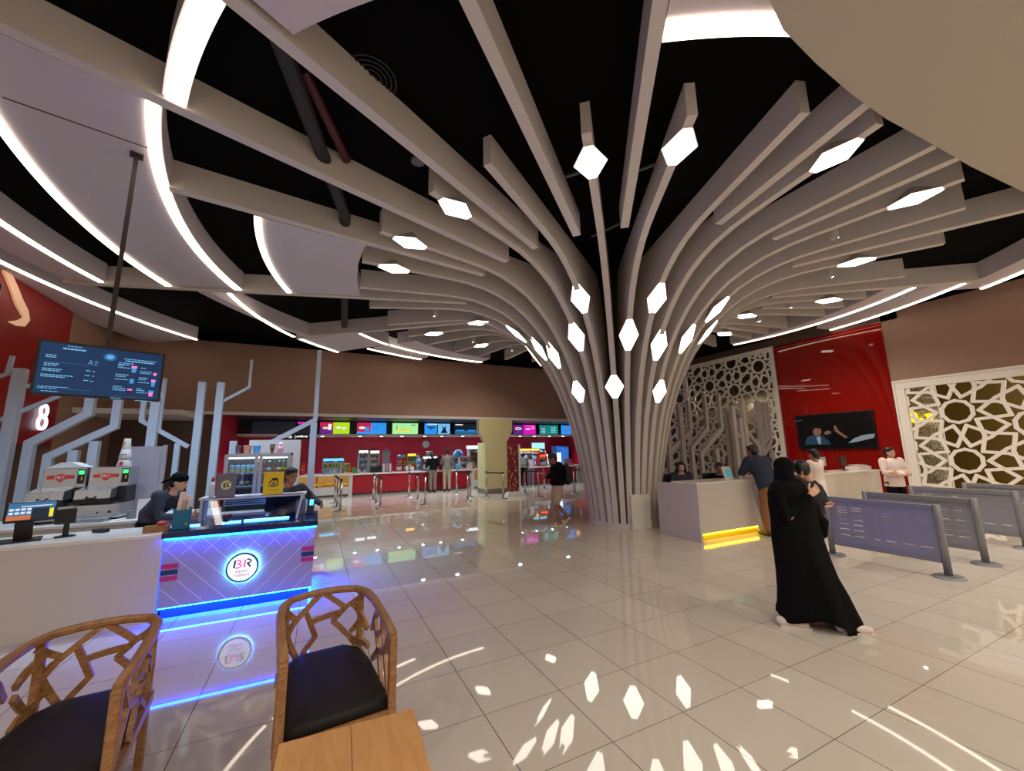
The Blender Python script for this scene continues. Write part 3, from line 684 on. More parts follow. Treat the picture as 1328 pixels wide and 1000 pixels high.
metal_tree2('silver tree sculpture at the left edge, in front of the red panel', [(.14, [(-4.46, 0), (-4.46, 3.24)]), (.06, [(-4.9, 2.2), (-4.59, 2.4), (-3.9, 2.86), (-3.9, 3.1)]), (.05, [(-4.43, 2.92), (-4.0, 3.16)]), (.05, [(-4.95, 2.95), (-4.62, 3.15), (-4.6, 3.45)])])
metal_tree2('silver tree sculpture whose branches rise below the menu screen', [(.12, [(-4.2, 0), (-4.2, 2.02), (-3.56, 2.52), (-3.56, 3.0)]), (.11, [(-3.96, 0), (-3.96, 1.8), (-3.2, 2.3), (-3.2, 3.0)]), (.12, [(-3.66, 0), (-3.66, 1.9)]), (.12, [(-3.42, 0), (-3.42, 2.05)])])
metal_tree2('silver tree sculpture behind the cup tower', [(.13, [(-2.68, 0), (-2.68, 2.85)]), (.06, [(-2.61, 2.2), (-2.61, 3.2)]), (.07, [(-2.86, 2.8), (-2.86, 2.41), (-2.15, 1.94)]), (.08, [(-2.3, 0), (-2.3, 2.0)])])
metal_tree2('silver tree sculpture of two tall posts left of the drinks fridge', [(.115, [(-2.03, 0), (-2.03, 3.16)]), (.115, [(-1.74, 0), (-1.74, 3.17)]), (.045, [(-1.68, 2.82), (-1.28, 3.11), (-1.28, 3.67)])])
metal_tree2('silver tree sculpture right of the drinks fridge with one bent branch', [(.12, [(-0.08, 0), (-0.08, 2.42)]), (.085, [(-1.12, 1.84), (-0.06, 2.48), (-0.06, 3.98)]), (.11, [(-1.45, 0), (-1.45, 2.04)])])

# slim blue light bars standing on the floor either side of the column
for x, y, lb in ((8.18, 8.23, 'slim upright blue light bar at the floor between the column and the desk'), (9.25, 12.39, 'slim upright blue light bar at the floor left of the column')):
    T = thing('light_bar', lb, 'light bar', (x, y, 0)); B().bx(-.03, .03, -.03, .03, 0, .02).obj('foot', M_dark, T); B().bx(-.012, .012, -.012, .012, .02, .42).obj('tube', emis('bar_blue', 60, 150, 255, 4.0), T)
# ---------------------------------------------------------------- pillar, poster stand, queue posts
T = thing('pillar', 'square cream pillar with a flared head in front of the concession', 'pillar', (6.9, 15.7, 0)); T['kind'] = 'structure'
M_cream = mat('pillar_cream', rgb(192, 180, 132), 0.5)
B().bx(-0.5, 0.5, 0, 0.9, 0.2, 2.12).obj('shaft', M_cream, T)
B().bx(-0.52, 0.52, -0.02, 0.92, 0, 0.2).obj('base', mat('pillar_base', rgb(120, 108, 96), 0.5), T)
hd = B(); hd.prism([(-0.5, 2.12), (0.5, 2.12), (0.78, 2.62), (0.78, 3.12), (-0.78, 3.12), (-0.78, 2.62)], lambda u, v, t: Vector((u, t, v)), 0, 0.3)
hd.obj('head', M_cream, T)
def poster_mat():
    m = bpy.data.materials.new('poster_rows'); m.use_nodes = True; nt = m.node_tree; p = nt.nodes['Principled BSDF']
    tc = nt.nodes.new('ShaderNodeTexCoord'); n = nt.nodes.new('ShaderNodeTexVoronoi'); n.inputs['Scale'].default_value = 11
    mp = nt.nodes.new('ShaderNodeMapping'); mp.inputs['Scale'].default_value = (1, 1, 0.55); nt.links.new(tc.outputs['Object'], mp.inputs[0]); nt.links.new(mp.outputs[0], n.inputs['Vector'])
    r = nt.nodes.new('ShaderNodeValToRGB'); r.color_ramp.elements[0].position = 0.2; r.color_ramp.elements[0].color = rgb(196, 120, 96); r.color_ramp.elements[1].position = 0.42; r.color_ramp.elements[1].color = rgb(96, 20, 20)
    nt.links.new(n.outputs['Distance'], r.inputs[0]); nt.links.new(r.outputs[0], p.inputs['Base Color']); return m
T = thing('poster_stand', 'tall dark red poster stand on a white foot beside the cream pillar', 'poster stand', (7.15, 14.55, 0), -0.15)
B().bx(-0.26, 0.2, -0.03, 0.0, 0.16, 1.98).obj('poster', poster_mat(), T)
B().bx(0.2, 0.27, -0.06, 0.05, 0.1, 2.0).obj('frame', M_trim, T)
B().prism([(-0.38, 0), (0.46, 0), (0.34, 0.16), (-0.26, 0.16)], lambda u, v, t: Vector((u, t, v)), -0.28, 0.16).obj('foot', M_trim, T)
gp = 'chrome queue posts before the concession'
def qpost(x, y, label, belt=None):
    T = thing('queue_post', label, 'queue post', (x, y, 0), 0, gp)
    B().lathe([(0.17, 0), (0.17, 0.012), (0.05, 0.035)], n=20).obj('base_plate', M_chrome, T, smooth=True)
    B().lathe([(0.032, 0.03), (0.032, 0.93)], n=12).obj('pole', M_chrome, T, smooth=True)
    B().lathe([(0.036, 0.90), (0.036, 0.985), (0.02, 0.99)], n=12).obj('cap', M_dark, T, smooth=True)
    if belt:
        dx, dy = belt[0] - x, belt[1] - y
        B().bar((0, 0, 0.93), (dx, dy, 0.93), 0.05, 0.004, (-dy, dx, 0)).obj('belt', M_dark, T)
ords = ['first', 'second', 'third', 'fourth', 'fifth', 'sixth', 'seventh']
rows = {'front row': [(0.76, 13.85), (1.96, 13.86), (3.40, 13.8), (4.99, 13.95), (6.35, 13.83), (7.80, 13.72), (9.53, 13.83)],
        'middle row': [(0.72, 15.0), (1.98, 15.15), (3.47, 15.2), (5.48, 15.03), (6.1, 14.9), (7.75, 14.75)],
        'back row by the counter': [(0.7, 16.2), (2.03, 16.23), (3.41, 16.45), (5.38, 16.44), (9.54, 16.25)]}
names = list(rows)
for rn in names:
    for i, (x, y) in enumerate(rows[rn]):
        bl = None
        if rn == names[0] and i in (0, 1, 2, 3): bl = rows[names[1]][i]
        if rn == names[1] and i in (0, 1, 2, 3): bl = rows[names[2]][i]
        if rn == names[0] and i == 4: bl = (6.1, 14.9)
        if rn == names[0] and i == 5: bl = (7.75, 14.75)
        if rn == names[0] and i == 6: bl = (10.6, 13.9)
        qpost(x, y, '%s chrome queue post from the left in the %s' % (ords[i], rn), bl)

# ---------------------------------------------------------------- concession counter
YC = 18.5
def concession():
    T = thing('concession_counter', 'long concession counter with red front panels and a white top', 'counter', (1.0, YC, 0))
    M_cred = mat('counter_red', rgb(158, 4, 30), 0.35)
    for x0, x1 in ((0.45, 3.1), (3.14, 5.75),): B().bx(x0, x1, 0.0, 0.05, 0.1, 0.84).obj('front_panel', M_cred, T)
    B().bx(7.5, 11.9, 0.0, 0.05, 0.1, 0.84).obj('front_panel', M_cred, T)
    B().bx(-2.6, -2.0, 0.0, 0.05, 0.1, 0.84).obj('front_panel', M_cred, T)
    for x in (-2.65, -1.95, 0.3, 5.8, 6.15, 7.4, 11.95, 12.15): B().bx(x, x + 0.14, -0.04, 0.4, 0, 0.86).obj('upright', M_white, T)
    B().bx(-2.7, 12.35, -0.08, 0.75, 0.86, 0.93).obj('worktop', M_whitetop, T)
    B().bx(-2.6, 12.1, 0.04, 0.1, 0, 0.1).obj('plinth', M_dbrown, T)
    B().bx(-1.8, 0.3, 0.0, 0.05, 0.08, 0.4).obj('white_panel', M_white, T); B().bx(5.95, 7.4, 0.0, 0.05, 0.08, 0.4).obj('white_panel', M_white, T)
    # lit niches with popcorn
    M_niche = mat('warm_niche', rgb(214, 176, 120), 0.5, emit=rgb(255, 190, 90), es=0.12)
    for x0, x1 in ((-1.8, -0.95), (-0.9, -0.25), (-0.2, 0.3), (5.97, 6.6), (6.65, 7.38)): B().bx(x0, x1, 0.3, 0.34, 0.4, 0.84).obj('lit_niche', M_niche, T)
concession()
pc = B()
for (x0, x1) in ((-0.75, 1.25), (6.98, 8.35)):
    for i in range(240):
        x = random.uniform(x0, x1); s = random.uniform(0.03, 0.05)
        pc.ell((x, YC + random.uniform(0.06, 0.26), 0.42 + random.random() * 0.12), (s, s, s * 0.8), 6, 4)
o = tag(pc.obj('popcorn', mat('popcorn_yellow', rgb(240, 190, 60), 0.6), smooth=True), 'yellow popcorn heaped in the lit niches of the concession counter', 'popcorn'); o['kind'] = 'stuff'

# menu shelf and screens
struct(B().bx(-2.94, 13.9, 19.3, 20.98, 2.545, 2.625).obj('trim_6', M_trim), 'white shelf under the menu screens', 'trim')
struct(B().bx(-2.94, 13.9, 19.75, 19.85, 2.625, 3.24).obj('wall_menu', mat('menu_black', rgb(14, 15, 18), 0.35)), 'black board behind the menu screens', 'wall')
def menu(x0, x1, label, parts, z0=2.60, z1=3.12):
    y = 19.6; z0, z1 = 2.645, 3.17
    T = thing('menu_screen', label, 'menu screen', ((x0 + x1) / 2, y, z0)); W = x1 - x0; H = z1 - z0
    B().bx(-W / 2 - 0.02, W / 2 + 0.02, 0, 0.06, -0.02, H + 0.02).obj('housing', M_dark, T)
    b = B(); ms = []
    for i, (poly, m) in enumerate(parts):
        if m not in ms: ms.append(m)
        b.m = ms.index(m); b.prism([((u - 0.5) * W, v * H) for u, v in poly], lambda u, v, t: Vector((u, -t, v)), 0.001 + 0.002 * i, 0.003 + 0.002 * i)
    b.obj('display', ms, T)
def rc(a, b, c, d): return [(a, c), (b, c), (b, d), (a, d)]
def cir(u, v, r, k=1.0, n=14): return [(u + r * math.cos(2 * PI * i / n), v + r * k * math.sin(2 * PI * i / n)) for i in range(n)]
E_ = lambda n, r, g, b, s=0.72: emis('menu_' + n, r, g, b, s)
purple, magenta, lime, blue, mint, navy, teal, white_, cream, yellow, orange, red_, dark_ = (E_('purple', 96, 22, 120), E_('magenta', 206, 20, 170), E_('lime', 170, 206, 20), E_('blue', 40, 140, 226), E_('mint', 160, 226, 150), E_('navy', 24, 70, 120), E_('teal', 20, 120, 120), E_('white', 226, 232, 240), E_('cream', 232, 206, 150), E_('yellow', 236, 214, 40), E_('orange', 240, 150, 60), E_('red', 180, 30, 70), E_('dark', 16, 26, 44, 0.6))
menu(-2.45, -0.9, 'dark switched-off menu screen at the left end above the concession', [(rc(0, 1, 0, 1), E_('off', 34, 34, 48, 0.25))])
menu(-0.8, -0.05, 'dark menu screen with a pink and blue stripe, above the pick up sign', [(rc(0, 1, 0, 1), E_('off', 34, 34, 48, 0.25)), (rc(0, .55, .82, 1), magenta), (rc(.56, 1, .78, .94), E_('stripe', 50, 70, 210))])
menu(0.08, 1.30, 'menu screen split purple and lime green, leftmost of the lit ones', [(rc(0, .44, 0, 1), purple), (rc(0, .44, .6, 1), red_), (cir(.18, .5, .1), cream), (rc(.27, .38, .35, .85), white_), (rc(.44, 1, 0, 1), lime), (cir(.62, .55, .09), white_), (rc(.74, .88, .5, .58), white_), (rc(.74, .86, .4, .46), white_)])
menu(1.62, 2.92, 'menu screen with purple cup picture and plain blue half', [(rc(0, .46, 0, 1), red_), (rc(0, 1, 0, .2), blue), (cir(.17, .55, .11), white_), (rc(.26, .40, .25, .6), blue), (rc(.46, 1, 0, 1), blue), (cir(.62, .6, .09), navy), (cir(.62, .6, .07), blue)])
menu(3.2, 4.42, 'pale green menu screen with a carriage drawing', [(rc(0, 1, 0, 1), mint), (cir(.26, .32, .1), yellow), (cir(.55, .32, .12), yellow), (rc(.3, .55, .35, .42), orange), (rc(.16, .19, .4, .8), E_('olive', 90, 110, 40)), (rc(.72, .9, .8, .86), dark_)])
menu(4.75, 6.05, 'dark blue menu screen with two pictures', [(rc(0, .48, 0, 1), blue), (rc(.1, .42, .6, .7), dark_), (cir(.25, .5, .08), navy), (rc(.52, 1, 0, 1), E_('sky', 110, 180, 226)), ([(.62, .1), (.72, .5), (.66, .85), (.76, .6), (.86, .85), (.82, .5), (.9, .1)], dark_), (rc(.1, .5, .9, .98), white_)])
menu(6.25, 7.6, 'dark teal menu screen with two glowing streaks beside the pillar', [(rc(0, 1, 0, 1), dark_), (rc(.05, 1, 0, .35), E_('deep', 20, 96, 130)), (rc(.1, .42, .3, .42), blue), (rc(.56, .86, .3, .42), blue), (rc(.06, .36, .88, .97), white_)])
menu(7.8, 9.15, 'purple and yellow menu screen partly behind the pillar head', [(rc(0, .5, 0, 1), purple), ([(.14, .6), (.3, .2), (.42, .5), (.4, .8), (.2, .8)], E_('mint2', 140, 220, 180)), (rc(.5, 1, 0, 1), yellow), (rc(.5, 1, 0, .4), orange), (cir(.66, .5, .08), orange)])
menu(9.65, 11.05, 'magenta menu screen just right of the pillar', [(rc(0, .45, 0, 1), purple), (cir(.22, .6, .15), cream), (cir(.22, .6, .08), blue), (rc(.45, 1, 0, 1), magenta), (rc(.55, .75, .5, .62), white_), (rc(.8, .95, .55, .8), E_('pink', 230, 120, 200)), (rc(.55, .95, .85, .92), E_('pink', 230, 120, 200))])
menu(11.3, 12.55, 'teal menu screen with price list', [(rc(0, 1, 0, 1), teal)] + [(rc(.1, .3, .15 + .16 * i, .19 + .16 * i), white_) for i in range(4)] + [(rc(.6, .88, .2 + .17 * i, .27 + .17 * i), E_('aqua', 120, 210, 200)) for i in range(4)])
menu(12.75, 13.85, 'blue menu screen at the right end with a dessert picture', [(rc(0, 1, 0, 1), blue), (cir(.38, .5, .11), purple), (cir(.38, .5, .06), E_('pink', 230, 120, 200)), (rc(.62, 1, 0, 1), E_('rose', 150, 60, 90)), ([(.68, .4), (.78, .2), (.92, .45), (.9, .75), (.72, .75)], cream)])
# downlights
M_dl = emis('downlight_cool', 190, 225, 255, 26.0)
def downlight(x, y, z, label, energy, r=0.09):
    T = thing('downlight', label, 'downlight', (x, y, z), 0, 'small cool downlights of the concession')
    B().lathe([(r + 0.02, 0), (r + 0.02, -0.012), (r, -0.014)], n=16).obj('rim', M_trim, T)
    B().lathe([(r - 0.01, -0.005), (r - 0.01, -0.018)], n=16).obj('lens', M_dl, T)
    ld = bpy.data.lights.new('spot', 'SPOT'); ld.energy = energy; ld.color = (0.72, 0.86, 1.0); ld.spot_size = 2.0; ld.spot_blend = 0.8; ld.shadow_soft_size = 0.06
    o = bpy.data.objects.new('lamp', ld); COL.objects.link(o); o.parent = T; o.location = (0, 0, -0.03)
for i, x in enumerate((-1.07, 1.55, 4.08, 5.5, 8.4, 10.94)): downlight(x, 16.6, 3.24, 'cool downlight under the soffit, %s from the left along the fascia edge' % ords[i], 190)
sh = (0.2, 1.75, 2.7, 3.65, 4.75, 5.6, 6.7, 7.8, 10.0, 10.9, 11.9, 12.8)
for i, x in enumerate(sh): downlight(x, 19.5, 2.545, 'cool downlight under the menu shelf, number %s from the left' % ('one two three four five six seven eight nine ten eleven twelve'.split()[i]), 85, 0.07)

# clock and signs
T = thing('wall_clock', 'round grey wall clock on the red wall under the menu screens', 'clock', (5.15, 20.95, 2.17), 0)
fnw = lambda u, v, t: Vector((u, -t, v))
B().prism(cir(0, 0, 0.21, n=28), fnw, 0, 0.05).obj('rim', M_grey, T); B().prism(cir(0, 0, 0.175, n=28), fnw, 0.05, 0.055).obj('dial', M_trim, T)
hb = B(); hb.prism([(-.008, 0), (.008, 0), (.008, .13), (-.008, .13)], fnw, 0.056, 0.06); hb.prism([(0, -.008), (.09, .02), (.09, .035), (0, .008)], fnw, 0.056, 0.06); hb.obj('hands', M_dark, T)
T = thing('pick_up_sign', 'black hanging sign with white pick up lettering at the left of the concession', 'sign', (-0.85, 18.0, 2.47), 0)
B().bx(-0.55, 0.55, 0, 0.04, -0.11, 0.10).obj('board', M_dark, T)
b = B(); fs_ = lambda u, v, t: Vector((u - 0.22, -0.001 - t, v))
text_into(b, 'Pick Up  |', 0.15, fs_)
for i in range(5): b.bx(0.1 + i * 0.08, 0.165 + i * 0.08, -0.005, -0.001, -0.03 + 0.01 * (i % 2), 0.02 + 0.012 * (i % 3))
b.obj('lettering', emis('sign_white', 240, 240, 240, 0.8), T)
B().bx(-0.55, -0.53, 0.01, 0.03, 0.09, 0.84).bx(0.43, 0.45, 0.01, 0.03, 0.09, 0.84).obj('hanger', M_dark, T)
tag(B().bx(13.86, 13.9, 19.4, 19.6, 1.7, 2.15).obj('notice', M_trim), 'small white notice on the red end wall beside the column', 'notice')

# ---------------------------------------------------------------- goods on the concession counter
ZT = 0.93
def cab(x, y, w, h, d, m, label, nm, cat, rows=3, glow=None, top=None, goods=()):
    """open display cabinet: frame, shelves, goods rows"""
    T = thing(nm, label, cat, (x, y, ZT))
    b = B(); b.bx(-w / 2, -w / 2 + 0.025, -d / 2, d / 2, 0, h); b.bx(w / 2 - 0.025, w / 2, -d / 2, d / 2, 0, h); b.bx(-w / 2, w / 2, d / 2 - 0.02, d / 2, 0, h); b.bx(-w / 2, w / 2, -d / 2, d / 2, h - 0.04, h); b.bx(-w / 2, w / 2, -d / 2, d / 2, 0, 0.05)
    b.obj('cabinet', m, T)
    for i in range(1, rows): B().bx(-w / 2 + 0.03, w / 2 - 0.03, -d / 2 + 0.02, d / 2 - 0.02, h * i / rows, h * i / rows + 0.012).obj('shelf', M_trim, T)
    for j, gm in enumerate(goods):
        gb = B(); n = max(4, int(w / 0.06)); pal = [gm, p_wht, p_lblue, gm, p_yel if j % 2 else p_red]
        for i in range(n):
            gb.m = random.choice((0, 0, 0, 1, 2, 4)); gb.bx(-w / 2 + 0.035 + i * (w - 0.07) / n, -w / 2 + 0.028 + (i + 0.86) * (w - 0.07) / n, -d / 2 + 0.03 + random.uniform(0, .05), d / 2 - 0.05, h * j / rows + 0.05, h * j / rows + h / rows * random.uniform(0.55, 0.88))
        gb.obj('stock', pal, T)['kind'] = 'stuff'
    if glow: B().bx(-w / 2 + 0.03, w / 2 - 0.03, -d / 2 + 0.0, -d / 2 + 0.02, h - 0.12, h - 0.03).obj('lit_header', glow, T)
    if top: B().box((0, 0, h + top[1] / 2), (top[0], d * 0.5, top[1])).obj('topper', top[2], T, bevel=0.02)
    return T
p_blue, p_lblue, p_red, p_green, p_yel, p_wht, p_pink, p_org, p_brn = [mat('pack_' + n, rgb(*c), 0.4) for n, c in dict(blue=(40, 90, 170), lblue=(130, 190, 226), red=(190, 30, 36), green=(60, 130, 60), yellow=(226, 190, 50), white=(226, 226, 226), pink=(220, 150, 170), orange=(226, 130, 50), brown=(110, 70, 44)).items()]
g_blue = emis('glow_blue', 90, 180, 240, 1.2); g_warm = emis('glow_warm', 255, 170, 50, 2.0); g_wht = emis('glow_white', 220, 235, 245, 1.4)
cab(0.67, 18.85, 0.84, 0.66, 0.4, M_steel, 'glass drink cooler with two doors at the left of the concession counter', 'drink_cooler', 'cooler', 3, g_blue, (0.5, 0.1, mat('sign_letters', rgb(150, 60, 50), 0.5)), (p_lblue, p_green, p_blue))
cab(1.2, 18.8, 0.25, 0.42, 0.3, p_yel, 'yellow snack rack right of the glass drink cooler', 'snack_rack', 'rack', 3, None, None, (p_org, p_yel, p_brn))
cab(1.86, 18.85, 0.42, 0.98, 0.36, M_trim, 'left one of the two tall lit snack towers', 'snack_tower', 'rack', 4, g_wht, (0.36, 0.08, p_red), (p_lblue, p_blue, p_lblue, p_red))
cab(2.33, 18.85, 0.42, 0.96, 0.36, M_trim, 'right one of the two tall lit snack towers', 'snack_tower', 'rack', 4, g_wht, (0.36, 0.08, p_red), (p_green, p_lblue, p_pink, p_lblue))
cab(3.5, 18.85, 0.46, 0.58, 0.36, p_red, 'red and white snack display in the middle of the counter', 'snack_display', 'rack', 2, None, (0.34, 0.16, p_lblue), (p_wht, p_red))
cab(3.98, 18.95, 0.42, 0.80, 0.36, M_steel, 'popcorn warmer with a glowing orange header', 'popcorn_warmer', 'warmer', 2, g_warm, None, (p_yel, p_green))
cab(4.85, 19.0, 0.72, 0.66, 0.4, mat('coffee_machine_grey', rgb(80, 84, 90), 0.3), 'wide grey drink machine behind the customer in black', 'drink_machine', 'machine', 2, g_wht, (0.26, 0.22, p_wht), (p_wht, p_brn))
cab(5.6, 18.85, 0.5, 0.66, 0.36, M_dark, 'dark snack display behind the customer in grey', 'snack_display', 'rack', 3, None, None, (p_pink, p_red, p_pink))
cab(6.56, 18.85, 0.54, 0.6, 0.36, M_trim, 'white snack display with red rim left of the pillar', 'snack_display', 'rack', 3, None, None, (p_red, p_wht, p_pink))
cab(7.22, 19.05, 0.74, 0.96, 0.4, M_trim, 'large snack shelf with bright header beside the pillar', 'snack_shelf', 'rack', 4, None, (0.9, 0.16, g_wht), (p_yel, p_green, p_org, p_brn))
cab(10.75, 20.2, 1.5, 0.95, 0.5, M_steel, 'back bar with a glowing orange header right of the pillar', 'back_bar', 'counter', 3, g_warm, None, (p_blue, p_lblue, p_wht))
cab(10.95, 18.85, 0.46, 0.62, 0.36, p_red, 'small red lit snack warmer on the right counter', 'snack_warmer', 'warmer', 2, emis('glow_red', 255, 60, 40, 2.0), (0.3, 0.14, p_org), (p_wht, p_red))
T = thing('drink_fridge', 'tall blue drinks fridge against the red wall at the right', 'fridge', (12.95, 20.3, 0))
B().bx(-0.28, 0.55, -0.3, 0.3, 0, 1.98).obj('body', mat('fridge_blue', rgb(34, 84, 160), 0.35), T); B().bx(-0.28, -0.02, -0.31, -0.3, 0.3, 1.6).obj('glass_door', g_wht, T); B().bx(0.0, 0.52, -0.305, -0.3, 0.5, 1.9).obj('front_graphic', emis('fridge_graphic', 50, 120, 210, 0.5), T)
struct(B().bx(11.55, 12.4, 20.93, 20.99, 0.9, 2.2).obj('window_1', emis('hatch_light', 150, 210, 240, 0.9)), 'bright service hatch in the red wall', 'window')
tag(B().bx(11.8, 12.35, 20.88, 20.92, 1.75, 1.85).bx(11.95, 12.05, 20.88, 20.92, 1.2, 1.75).obj('hatch_shelf', mat('teal_shelf', rgb(30, 120, 130), 0.5)), 'teal shelf frame in the bright hatch', 'shelf')
def dome(x, y, z, r, m, label, nm, cat):
    T = thing(nm, label, cat, (x, y, z)); B().ell((0, 0, r), (r, r * 0.8, r)).obj('body', m, T, smooth=True); B().lathe([(r * 0.6, 0), (r * 0.6, r * 0.5)], n=14).obj('foot', M_dark, T)
    B().ell((r * 0.35, -r * 0.62, r * 1.1), (r * 0.3, r * 0.3, r * 0.3)).obj('badge', p_blue, T, smooth=True)
def cuppile(x, y, n, label, m, h=0.34, r=0.045):
    T = thing('cup_stack', label, 'cups', (x, y, ZT))
    B().lathe([(r * 0.7, 0), (r, h * 0.3), (r * 0.98, h)], n=12).obj('cups', m, T, smooth=True)
    for k in range(n): B().lathe([(r * 1.08, h * (0.35 + 0.15 * k)), (r * 1.08, h * (0.37 + 0.15 * k))], n=12).obj('rim', M_trim, T)
tag(B().bx(2.68, 3.0, 18.8, 18.85, ZT + 0.0, ZT + 0.6).ell((2.84, 18.82, ZT + 0.78), (0.19, 0.05, 0.22), 14, 9).obj('cardboard_display', mat('cardboard_print', rgb(150, 150, 170), 0.5)), 'grey-blue cardboard cut-out right of the snack towers', 'display')
for i, (x, n, m, lb) in enumerate([(2.72, 3, p_wht, 'white cup stack right of the snack towers, first of three'), (2.86, 3, p_pink, 'pinkish cup stack in the middle of the three by the snack towers'), (3.0, 3, p_wht, 'white cup stack nearest the red snack display')]): cuppile(x, 18.62, n, lb, m, 0.36)
cuppile(3.72, 18.55, 2, 'white cup stack between the red display and the popcorn warmer', p_wht, 0.24, 0.06)
cuppile(3.95, 18.55, 2, 'short white tub beside the popcorn warmer', p_wht, 0.2, 0.09)
cuppile(6.1, 18.6, 2, 'pale blue cup stack left of the white snack display', p_lblue, 0.26, 0.07); cuppile(6.26, 18.6, 2, 'second pale blue cup stack by the white snack display', p_lblue, 0.26, 0.07)
cuppile(6.95, 18.6, 3, 'tall cream cup stack in front of the large snack shelf', p_pink, 0.36, 0.05)
cuppile(-0.5, 18.7, 2, 'red cup stack at the left end of the concession counter', p_red, 0.5, 0.11); cuppile(-0.22, 18.62, 2, 'white cup stack beside the red ones at the left end', p_wht, 0.36, 0.07)
dome(6.36, 19.2, ZT + 0.42, 0.26, p_lblue, 'round pale blue topper on a machine left of the pillar', 'round_topper', 'display')
tag(B().bx(6.1, 6.62, 19.05, 19.4, ZT, ZT + 0.42).obj('slush_machine', M_grey), 'grey slush machine under the round blue topper', 'machine')
tag(B().bx(6.55, 6.63, 18.5, 18.52, ZT, ZT + 0.22).bx(6.63, 6.85, 18.5, 18.52, ZT, ZT + 0.3).obj('counter_card', mat('card_peach', rgb(230, 200, 180), 0.6)), 'peach counter card before the white snack display', 'card')
tag(B().bx(1.42, 1.62, 18.55, 18.7, ZT, ZT + 0.16).bx(1.4, 1.64, 18.58, 18.82, ZT + 0.16, ZT + 0.23).obj('napkin_box', p_green), 'small green box with white lid left of the snack towers', 'box')
tag(B().bx(2.15, 2.45, 18.48, 18.6, ZT, ZT + 0.2).bx(2.47, 2.62, 18.5, 18.62, ZT, ZT + 0.3).obj('till', M_dark), 'black till in front of the right snack tower', 'till')
tag(B().bx(12.35, 12.95, 18.7, 18.95, ZT, ZT + 0.08).box((12.65, 18.85, ZT + 0.22), (0.55, 0.03, 0.24), rx=-0.5).obj('leaflet_rack', mat('leaflets', rgb(190, 110, 110), 0.5)), 'pink leaflet rack at the right end of the counter', 'rack')
# ---------------------------------------------------------------- white serving counter and ice cream counter
T = thing('serving_counter', 'long plain white serving counter at the left, in front of the waffle irons', 'counter', (-1.48, 5.9, 0))
B().bx(-3.6, -0.005, 0.0, 0.04, 0, 0.87).bx(-3.6, -0.005, 0.04, 0.66, 0.05, 0.87).obj('front_panel', M_white, T)
B().bx(-3.62, -0.002, -0.01, 0.7, 0.87, 0.91).obj('worktop', M_whitetop, T, bevel=0.004)
def tile_panel():
    m = bpy.data.materials.new('diagonal_tile_panel'); m.use_nodes = True; nt = m.node_tree; p = nt.nodes['Principled BSDF']; L = nt.links
    tc = nt.nodes.new('ShaderNodeTexCoord'); sp = nt.nodes.new('ShaderNodeSeparateXYZ'); L.new(tc.outputs['Object'], sp.inputs[0])
    ab = nt.nodes.new('ShaderNodeMath'); ab.operation = 'ABSOLUTE'; L.new(sp.outputs[0], ab.inputs[0])
    res = []
    for op, src in (('SUBTRACT', ab.outputs[0]), ('ADD', ab.outputs[0])):
        a = nt.nodes.new('ShaderNodeMath'); a.operation = op; L.new(sp.outputs[2], a.inputs[0]); L.new(src, a.inputs[1])
        w = nt.nodes.new('ShaderNodeMath'); w.operation = 'PINGPONG'; w.inputs[1].default_value = 0.105; L.new(a.outputs[0], w.inputs[0])
        l = nt.nodes.new('ShaderNodeMath'); l.operation = 'LESS_THAN'; l.inputs[1].default_value = 0.003; L.new(w.outputs[0], l.inputs[0]); res.append(l.outputs[0])
    gt = nt.nodes.new('ShaderNodeMath'); gt.operation = 'GREATER_THAN'; gt.inputs[1].default_value = 0.66; L.new(sp.outputs[2], gt.inputs[0]); ml = nt.nodes.new('ShaderNodeMath'); ml.operation = 'MULTIPLY'; L.new(gt.outputs[0], ml.inputs[0]); L.new(res[1], ml.inputs[1]); res[1] = ml.outputs[0]
    mx = nt.nodes.new('ShaderNodeMath'); mx.operation = 'MAXIMUM'; L.new(res[0], mx.inputs[0]); L.new(res[1], mx.inputs[1])
    g = nt.nodes.new('ShaderNodeMix'); g.data_type = 'RGBA'; g.inputs[6].default_value = rgb(160, 152, 172); g.inputs[7].default_value = rgb(240, 238, 246); L.new(mx.outputs[0], g.inputs[0]); L.new(g.outputs[2], p.inputs['Base Color']); p.inputs['Roughness'].default_value = 0.3
    return m
M_led = mat('blue_led', rgb(60, 120, 255), 0.4, emit=(0.001, 0.035, 1.0, 1), es=80.0); M_led2 = mat('blue_foot_led', rgb(60, 120, 255), 0.4, emit=(0.001, 0.035, 1.0, 1), es=260.0)
M_navy = mat('navy_top', rgb(14, 30, 84), 0.2)
W2 = 0.755
T = thing('ice_cream_counter', 'ice cream counter with blue lights and a glowing round logo', 'counter', (-0.72, 5.9, 0))
B().bx(-W2, W2, 0.0, 0.04, 0.12, 0.84).obj('front_panel', tile_panel(), T)
B().bx(W2 - 0.04, W2, 0.04, 0.9, 0.12, 0.84).obj('side_panel', mat('counter_side', rgb(214, 208, 216), 0.3), T)
B().bx(-W2 + 0.02, W2 - 0.03, 0.06, 0.86, 0.0, 0.12).obj('plinth', mat('blue_plinth', rgb(20, 60, 190), 0.25), T)
B().bx(-W2 - 0.02, W2 + 0.03, -0.05, 0.92, 0.86, 0.93).obj('counter_top', M_navy, T, bevel=0.004)
B().bx(-W2, W2, -0.032, -0.012, 0.838, 0.856).bx(W2 + 0.004, W2 + 0.02, 0.0, 0.85, 0.838, 0.856).obj('led_strip', M_led, T)
B().bx(-W2 + 0.01, W2 - 0.01, 0.004, 0.03, 0.112, 0.119).bx(W2 - 0.03, W2 - 0.004, 0.05, 0.85, 0.112, 0.119).obj('foot_led_strip', M_led2, T)
